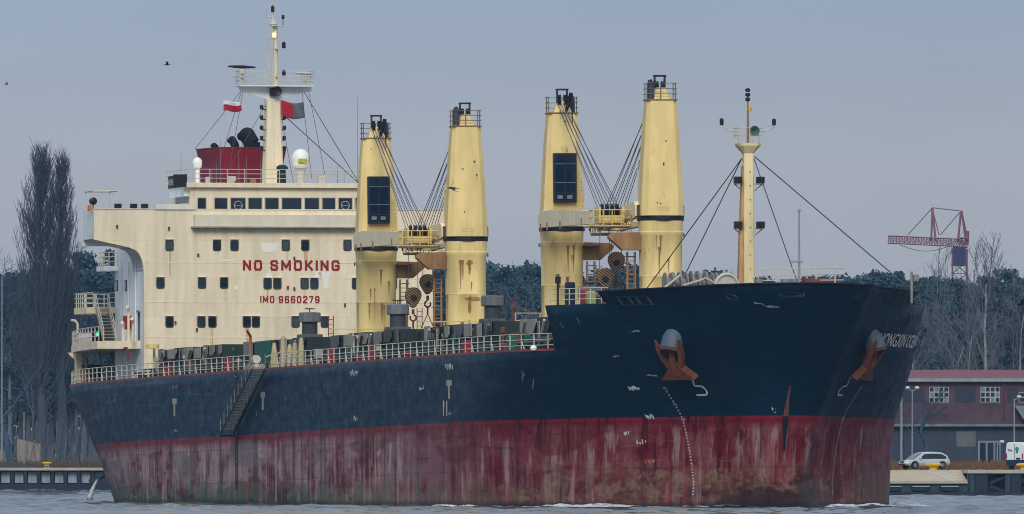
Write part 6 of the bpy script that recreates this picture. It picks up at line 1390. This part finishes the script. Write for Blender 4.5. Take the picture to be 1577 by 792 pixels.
def poplar(px, Y, ytop, lab, seed, wide, nb):
    o = empty('poplar_tree', (wx(px, Y), Y, GZ0)); H_ = wz(ytop, Y) - GZ0; rnd = random.Random(seed); tb = (TB(), TB())
    n = 14
    for i in range(n): tb[0].seg(Vector((.15 * math.sin(i), 0, H_ * i / n)), Vector((.15 * math.sin(i + 1), 0, H_ * (i + 1) / n)), .62 * (1 - i / n) + .04, .62 * (1 - (i + 1) / n) + .03, 8)
    for k in range(nb):
        fe = .40 + .60 * ((k + rnd.random()) / nb) ** .75; env = wide * min(1, (fe - .1) / .3) * min(1, (1.02 - fe) ** .55 * 1.45)
        a = rnd.uniform(0, 6.28); out_ = env * rnd.uniform(.2, 1.0) ** .7; L_ = min(out_ * rnd.uniform(1.8, 2.8) + 1.8, 10.5); z = H_ * fe - L_; p = Vector((0, 0, z)); pts = [p]
        for q in range(1, 6): u = q / 5; pts.append(Vector((out_ * math.cos(a) * u ** .5 + rnd.gauss(0, .12), out_ * math.sin(a) * u ** .5 + rnd.gauss(0, .12), z + L_ * u)))
        for q in range(5): tb[1].seg(pts[q], pts[q+1], .075 * (1 - q / 5.8), .075 * (1 - (q + 1) / 5.8), 4)
        for q in range(15):
            u = rnd.uniform(.15, 1) * 5; i = min(4, int(u)); s_ = pts[i].lerp(pts[i+1], u - i); aa = rnd.uniform(0, 6.28); l = rnd.uniform(.8, 2.0)
            e_ = s_ + Vector((math.cos(aa) * l * .38, math.sin(aa) * l * .38, l)); tb[1].seg(s_, e_, .024, .012, 3)
            for w in range(2): aa = rnd.uniform(0, 6.28); m_ = s_.lerp(e_, rnd.uniform(.2, .8)); tb[1].seg(m_, m_ + Vector((math.cos(aa) * .3, math.sin(aa) * .3, rnd.uniform(.4, .9))), .017, .01, 3)
    tb[0].build('trunk', bk_pop, o); tb[1].build('crown', bk_pop, o); tag(o, lab, 'tree')
poplar(63, 1880, 232, 'tallest bare Lombardy poplar with a broad dark crown', 3, 5.0, 190)
poplar(95, 1885, 243, 'slightly shorter narrow bare poplar beside the tallest one', 8, 3.2, 110)
bare_tree('bare_tree', 18, 1860, 372, 'bare tree with a thick dark trunk at the far wood edge beside the poplars', 12, bk_dark, bk_dark, .75, .08, .13, (12, 7, 6), r=.5)
bare_tree('bare_tree', 48, 1895, 430, 'slim grey tree standing between the thick trunk and the poplars', 41, bk_grey, bk_grey, .6, .1, .1, (10, 6, 4), r=.22)
bare_tree('bare_tree', 122, 1890, 440, 'crooked dark tree between the second poplar and the ship', 42, bk_dark, bk_dark, .7, .08, .14, (9, 6, 4), r=.24)
bare_tree('bare_tree', 140, 1900, 400, 'bare twiggy tree close behind the ship\'s stern deck', 15, bk_grey, bk_dark, .7, .1, .12, (12, 7, 5), r=.3)
bare_tree('bare_tree', 1515, 1760, 362, 'tall pale bare birch rising above the brick building roof', 21, bk_pale, bk_grey, .5, .16, .08, (14, 7, 5), r=.34)
bare_tree('bare_tree', 1468, 1765, 392, 'slender grey birch beside the tower crane mast', 22, bk_grey, bk_grey, .5, .15, .09, (11, 6, 5), r=.2)
bare_tree('bare_tree', 1404, 1755, 470, 'pale birch leaning towards the ship\'s bow', 23, bk_pale, bk_grey, .6, .06, .08, (9, 5, 4), lean=(-.16, 0), r=.22)
bare_tree('bare_tree', 1452, 1755, 480, 'thin pale birch leaning over the red roof', 24, bk_pale, bk_grey, .6, .05, .08, (8, 5, 4), lean=(-.12, 0), r=.18)
bare_tree('bare_tree', 1500, 1750, 440, 'forked pale birch close beside the tall birch', 25, bk_pale, bk_grey, .6, .08, .1, (9, 6, 4), lean=(-.06, 0), r=.2)
bare_tree('bare_tree', 1556, 1758, 420, 'pale bare birch above the white van', 26, bk_pale, bk_grey, .6, .1, .1, (11, 6, 5), lean=(.03, 0), r=.24)
bare_tree('bare_tree', 1432, 1648, 578, 'small dark forked tree standing close before the brick wall', 27, bk_dark, bk_dark, .75, .05, .18, (8, 6, 5), r=.28)
bare_tree('bare_tree', 812, 1960, 370, 'bare pale-limbed tree seen between the two middle deck cranes', 31, bk_grey, bk_grey, .7, .1, .12, (12, 7, 5), r=.3)
bare_tree('bare_tree', 756, 1950, 398, 'crooked pale tree close behind the third crane column', 32, bk_pale, bk_grey, .9, .08, .16, (8, 5, 4), r=.22)
bare_tree('bare_tree', 1124, 1980, 396, 'bare tree top left of the foremast above the bow', 33, bk_grey, bk_grey, .6, .1, .12, (11, 7, 5), r=.25)
bare_tree('bare_tree', 1180, 1980, 394, 'drooping bare tree top just right of the foremast', 34, bk_grey, bk_grey, .6, .02, .15, (11, 7, 5), r=.25)
# pines: shared crown meshes, many small needle clumps
needle = paint('needle_hazed', c8(54, 84, 100, 1), var=.5, scale=.5, streak=False, rough=.9)  # needle colour carries painted-in blue haze, for pines and wood
def pine_mesh(seed):
    r = np.random.RandomState(seed); vs = []; H_ = 24.0; nclump = 54
    for k in range(nclump):
        f = r.rand() ** .8; z = H_ * (.26 + .72 * f); rad = (3.4 * (1 - f) ** .6 + .5) * (.55 + .75 * r.rand()); a = r.rand() * 6.28
        rr = rad * r.rand() ** .5; c = np.array([rr * np.cos(a), rr * np.sin(a), z]); cs = r.uniform(.7, 1.35)
        n = 56; d = r.normal(size=(n, 3)); d /= np.linalg.norm(d, axis=1)[:, None]; p = c + d * (cs * r.rand(n, 1) ** .4) * np.array([1.15, 1.15, .62])
        t1 = r.normal(size=(n, 3)); t1 /= np.linalg.norm(t1, axis=1)[:, None]; t2 = np.cross(t1, r.normal(size=(n, 3))); t2 /= np.linalg.norm(t2, axis=1)[:, None]; s_ = r.uniform(.12, .34, (n, 1))
        vs.append(np.stack([p - t1 * s_, p + t1 * s_, p + t2 * s_ * 1.3], 1).reshape(-1, 3))
    V = np.concatenate(vs); me = bpy.data.meshes.new('crown'); me.from_pydata(V.tolist(), [], np.arange(len(V)).reshape(-1, 3).tolist()); me.materials.append(needle); me.update()
    return me
pm_ = [pine_mesh(s) for s in range(6)]
mb = MB(); mb.tube((0, 0, 0), (0, 0, 20), .28, .08, n=7)
for k in range(14): q = k * 2.4; z = 9 + k * .8; mb.tube((0, 0, z), (1.8 * math.cos(q), 1.8 * math.sin(q), z + .7), .07, .03, n=4)
tr0 = mb.build('trunk', bk_grey, None); trm = tr0.data; bpy.data.objects.remove(tr0)
prn = random.Random(17)
def pine(x, Y, h_):
    o = empty('pine_tree', (x, Y, GZ0), (0, 0, prn.uniform(0, 6.28))); k = h_ / 24.0; o.scale = (k * prn.uniform(.85, 1.2), k * prn.uniform(.85, 1.2), k)
    for nm, m_ in (('trunk', trm), ('crown', prn.choice(pm_))): c = bpy.data.objects.new(nm, m_); COL.objects.link(c); c.parent = o
    tag(o, 'dark pine standing in the wood across the channel', 'tree', 'pines of the far wood')
sky_x = [-60, 0, 60, 130, 170, 240, 700, 755, 775, 800, 830, 900, 940, 1060, 1110, 1190, 1250, 1300, 1340, 1380, 1420, 1450, 1480, 1530, 1577, 1640]
sky_y = [405, 408, 408, 390, 384, 392, 400, 398, 392, 404, 408, 412, 408, 420, 412, 420, 420, 418, 412, 408, 418, 416, 424, 420, 420, 420]
for row, (Y, step, dy) in enumerate(((2010, 26, 20), (2055, 24, 8), (2100, 24, 0))):
    px = -70 + row * 9
    while px < 1650:
        if 235 < px < 690 : px += step; continue           # hidden behind the deckhouse
        yt = np.interp(px, sky_x, sky_y) + dy + prn.uniform(-6, 26); pine(wx(px, Y), Y + prn.uniform(-12, 12), wz(yt, Y) - GZ0); px += step * prn.uniform(.7, 1.3)
# the wood behind them as one mass
r = np.random.RandomState(5); n = 60000; Yf = r.uniform(2120, 2230, n); pxs = r.uniform(-150, 1730, n)
Xf = (pxs - CX) * Yf / FPX; top = (HY - (np.interp(pxs, sky_x, sky_y) + 22 + 8 * np.sin(pxs * .09) + 6 * np.sin(pxs * .23 + 1))) * Yf / FPX + CH
Zf = GZ0 + (top - GZ0) * r.rand(n) ** .8; P_ = np.stack([Xf, Yf, Zf], 1)
t1 = r.normal(size=(n, 3)); t1 /= np.linalg.norm(t1, axis=1)[:, None]; t2 = np.cross(t1, r.normal(size=(n, 3))); t2 /= np.linalg.norm(t2, axis=1)[:, None]; s_ = r.uniform(.4, .95, (n, 1))
V = np.stack([P_ - t1 * s_, P_ + t1 * s_, P_ + t2 * s_ * 1.3], 1).reshape(-1, 3)
me = bpy.data.meshes.new('wood'); me.from_pydata(V.tolist(), [], np.arange(len(V)).reshape(-1, 3).tolist()); me.materials.append(needle); me.update()
fo = bpy.data.objects.new('wood', me); COL.objects.link(fo); tag(fo, 'dark misty wood filling the far bank behind the pines', 'wood', kind='stuff')
# bare undergrowth and dry grass
def brush(name, px0, px1, Y0, Y1, n, h0, h1, mat, lab, cat, wmin=.03, wmax=.06, seed=1):
    r = random.Random(seed); tb = TB()
    for k in range(n):
        Y = r.uniform(Y0, Y1); x = wx(r.uniform(px0, px1), Y); h_ = r.uniform(h0, h1) * r.uniform(.6, 1); p = Vector((x, Y, GZ0)); d = Vector((r.gauss(0, .18), r.gauss(0, .18), 1)).normalized()
        m_ = p + d * h_ * .5; e_ = m_ + (d + Vector((r.gauss(0, .2), r.gauss(0, .2), 0))).normalized() * h_ * .5; w = r.uniform(wmin, wmax)
        tb.seg(p, m_, w, w * .7, 3); tb.seg(m_, e_, w * .7, w * .25, 3)
    o = tb.build(name, mat, None); tag(o, lab, cat, kind='stuff')
brush('undergrowth', -60, 190, 1850, 1980, 500, 2, 9, bk_grey, 'tangle of bare undergrowth on the far bank left of the ship', 'undergrowth', .035, .07, 1)
brush('undergrowth', 1330, 1650, 1700, 1960, 500, 3, 12, bk_twig, 'bare undergrowth behind the brick building', 'undergrowth', .035, .07, 2)
brush('undergrowth', 690, 1000, 1900, 1980, 350, 3, 12, bk_twig, 'bare undergrowth seen between the deck cranes', 'undergrowth', .035, .07, 6)
dry = paint('dry_grass', c8(128, 96, 66), var=.4, scale=1, rough=.95)
brush('dry_grass', 1340, 1650, 1585, 1640, 9000, .5, 1.05, dry, 'strip of dry brown grass behind the parked car', 'grass', .02, .05, 3)
brush('dry_grass', -60, 190, 1825, 1860, 6000, .4, 1.2, paint('dry_grass_dim', c8(96, 84, 66), var=.4, scale=1), 'dry grass under the poplars behind the quay', 'grass', .02, .05, 4)
for px, a, b, c_, lab in ((45, 26, 62, 676, 'low pale wall among the tree trunks behind the quay'), (0, -12, 14, 690, 'pale sloping shed roof beside the thick dark trunk')):
    Y = 1870; mb = MB(); zt = wz(c_, Y); mb.prism([(wx(a, Y), Y, GZ0), (wx(b, Y), Y, GZ0), (wx(b, Y), Y, zt - .6), (wx(a, Y), Y, zt)], (0, 3, 0)); o = mb.build('low_wall' if px == 45 else 'shed', paint('wall_drab', c8(150, 140, 128), var=.3)); tag(o, lab, 'wall' if px == 45 else 'shed')

# ------------------------------------------------------------------ flags and birds
def flag(px0, px1, py0, py1, xs_l, mats_, lab, vert, seed):
    a, b = pick(px0, py1, 0, xs_l), pick(px1, py0, 0, xs_l); mb = MB(); nu, nv = 16, 8; r = random.Random(seed); vs = []
    for j in range(nv + 1):
        for i in range(nu + 1):
            u, v = i / nu, j / nv; vs.append(SM @ Vector((xs_l + .22 * math.sin(u * 7 + v * 2 + seed) * (.3 + u), a.y + (b.y - a.y) * u, a.z + (b.z - a.z) * v + .10 * math.sin(u * 5 + seed) - .12 * (u if seed == 2 else 1 - u))))
    mb.v = [tuple(p) for p in vs]
    for j in range(nv):
        for i in range(nu): mb.f.append((j*(nu+1)+i, j*(nu+1)+i+1, (j+1)*(nu+1)+i+1, (j+1)*(nu+1)+i)); mb.m.append((1 if i >= nu // 2 else 0) if vert else (1 if j >= nv * .55 else 0))
    o = mb.build('flag', mats_, None, smooth=True, fix=False); s = o.modifiers.new('cloth', 'SOLIDIFY'); s.thickness = .02; tag(o, lab, 'flag'); return o
f_red = paint('flag_red', c8(170, 28, 48), var=.12); f_wht = paint('flag_white', c8(214, 218, 224), var=.08); f_gry = paint('flag_grey', c8(92, 98, 110), var=.15)
flag(344, 371, 155, 170, -148.4, [f_red, f_wht], 'small white over red flag flying from the mast crosstree', False, 1)
flag(433, 469, 156, 180, -148.4, [f_red, f_gry], 'larger flag split red and grey beside the radar mast', True, 2)
bird_m = paint('bird_dark', c8(26, 28, 34), var=.2)
def bird(px, py, Y, span, yaw, flap, lab, bank=0.0):
    mb = MB(); n = 8
    rings = []
    for x, r_ in ((-.5, .02), (-.34, .05), (-.15, .1), (.1, .11), (.26, .07), (.34, .065), (.42, .05), (.47, .015), (.56, .006)): rings.append([(x, r_ * math.cos(2*math.pi*i/n), r_ * .85 * math.sin(2*math.pi*i/n) + .02 * (x > .25)) for i in range(n)])
    mb.loft(rings)
    for s in (-1, 1):
        rg = []
        for t_, c_, xo in ((.0, .30, 0), (.3, .28, .05), (.5, .24, .07), (.75, .16, -.02), (1, .03, -.16)):
            y = s * (.06 + t_ * .9 * math.cos(flap)); z = .03 + math.sin(flap) * t_ * .9 * (1 - .35 * t_); rg.append([(xo + c_ * .5, y, z), (xo, y, z + .025), (xo - c_ * .5, y, z), (xo, y, z - .01)])
        mb.loft(rg)
    mb.loft([[(-.4, -.04, .01), (-.4, .04, .01), (-.4, .04, -.01), (-.4, -.04, -.01)], [(-.68, -.12, .01), (-.68, .12, .01), (-.68, .12, 0), (-.68, -.12, 0)]])
    o = mb.build('gull', bird_m, None, smooth=True); k = span / 1.9; o.scale = (k, k, k); o.location = (wx(px, Y), Y, wz(py, Y)); o.rotation_euler = (bank, 0, yaw); tag(o, lab, 'bird', 'birds in flight')
bird(257, 100, 900, .75, R(10), R(52), 'dark gull with raised wings in the sky left of the radar mast')
bird(10, 130, 900, .5, R(20), R(40), 'small dark bird in the open sky far left of the ship')
bird(697, 290, 900, 1.25, R(200), R(-12), 'gliding gull passing in front of the third crane tower', R(-14))
bird(1573, 469, 900, 1.2, R(-150), R(30), 'dark gull flying above the brick building', R(24))

# ------------------------------------------------------------------ haze: one even volume round the whole place
mb = MB(); mb.box(-1600, 1600, -250, 3100, -9, 41); hz = mb.build('haze', paint('haze_tmp', (1, 1, 1, 1)))
hm = bpy.data.materials.new('haze'); hm.use_nodes = True; n = hm.node_tree.nodes; n.clear()
ho = n.new('ShaderNodeOutputMaterial'); pv = n.new('ShaderNodeVolumePrincipled'); pv.inputs['Color'].default_value = (.38, .68, 1.0, 1); pv.inputs['Density'].default_value = HAZE
pv.inputs['Anisotropy'].default_value = 0.0; hm.node_tree.links.new(pv.outputs[0], ho.inputs['Volume']); hz.data.materials.clear(); hz.data.materials.append(hm); hz['kind'] = 'stuff'
tag(hz, 'thin blue haze hanging over the channel and the wood', 'haze')
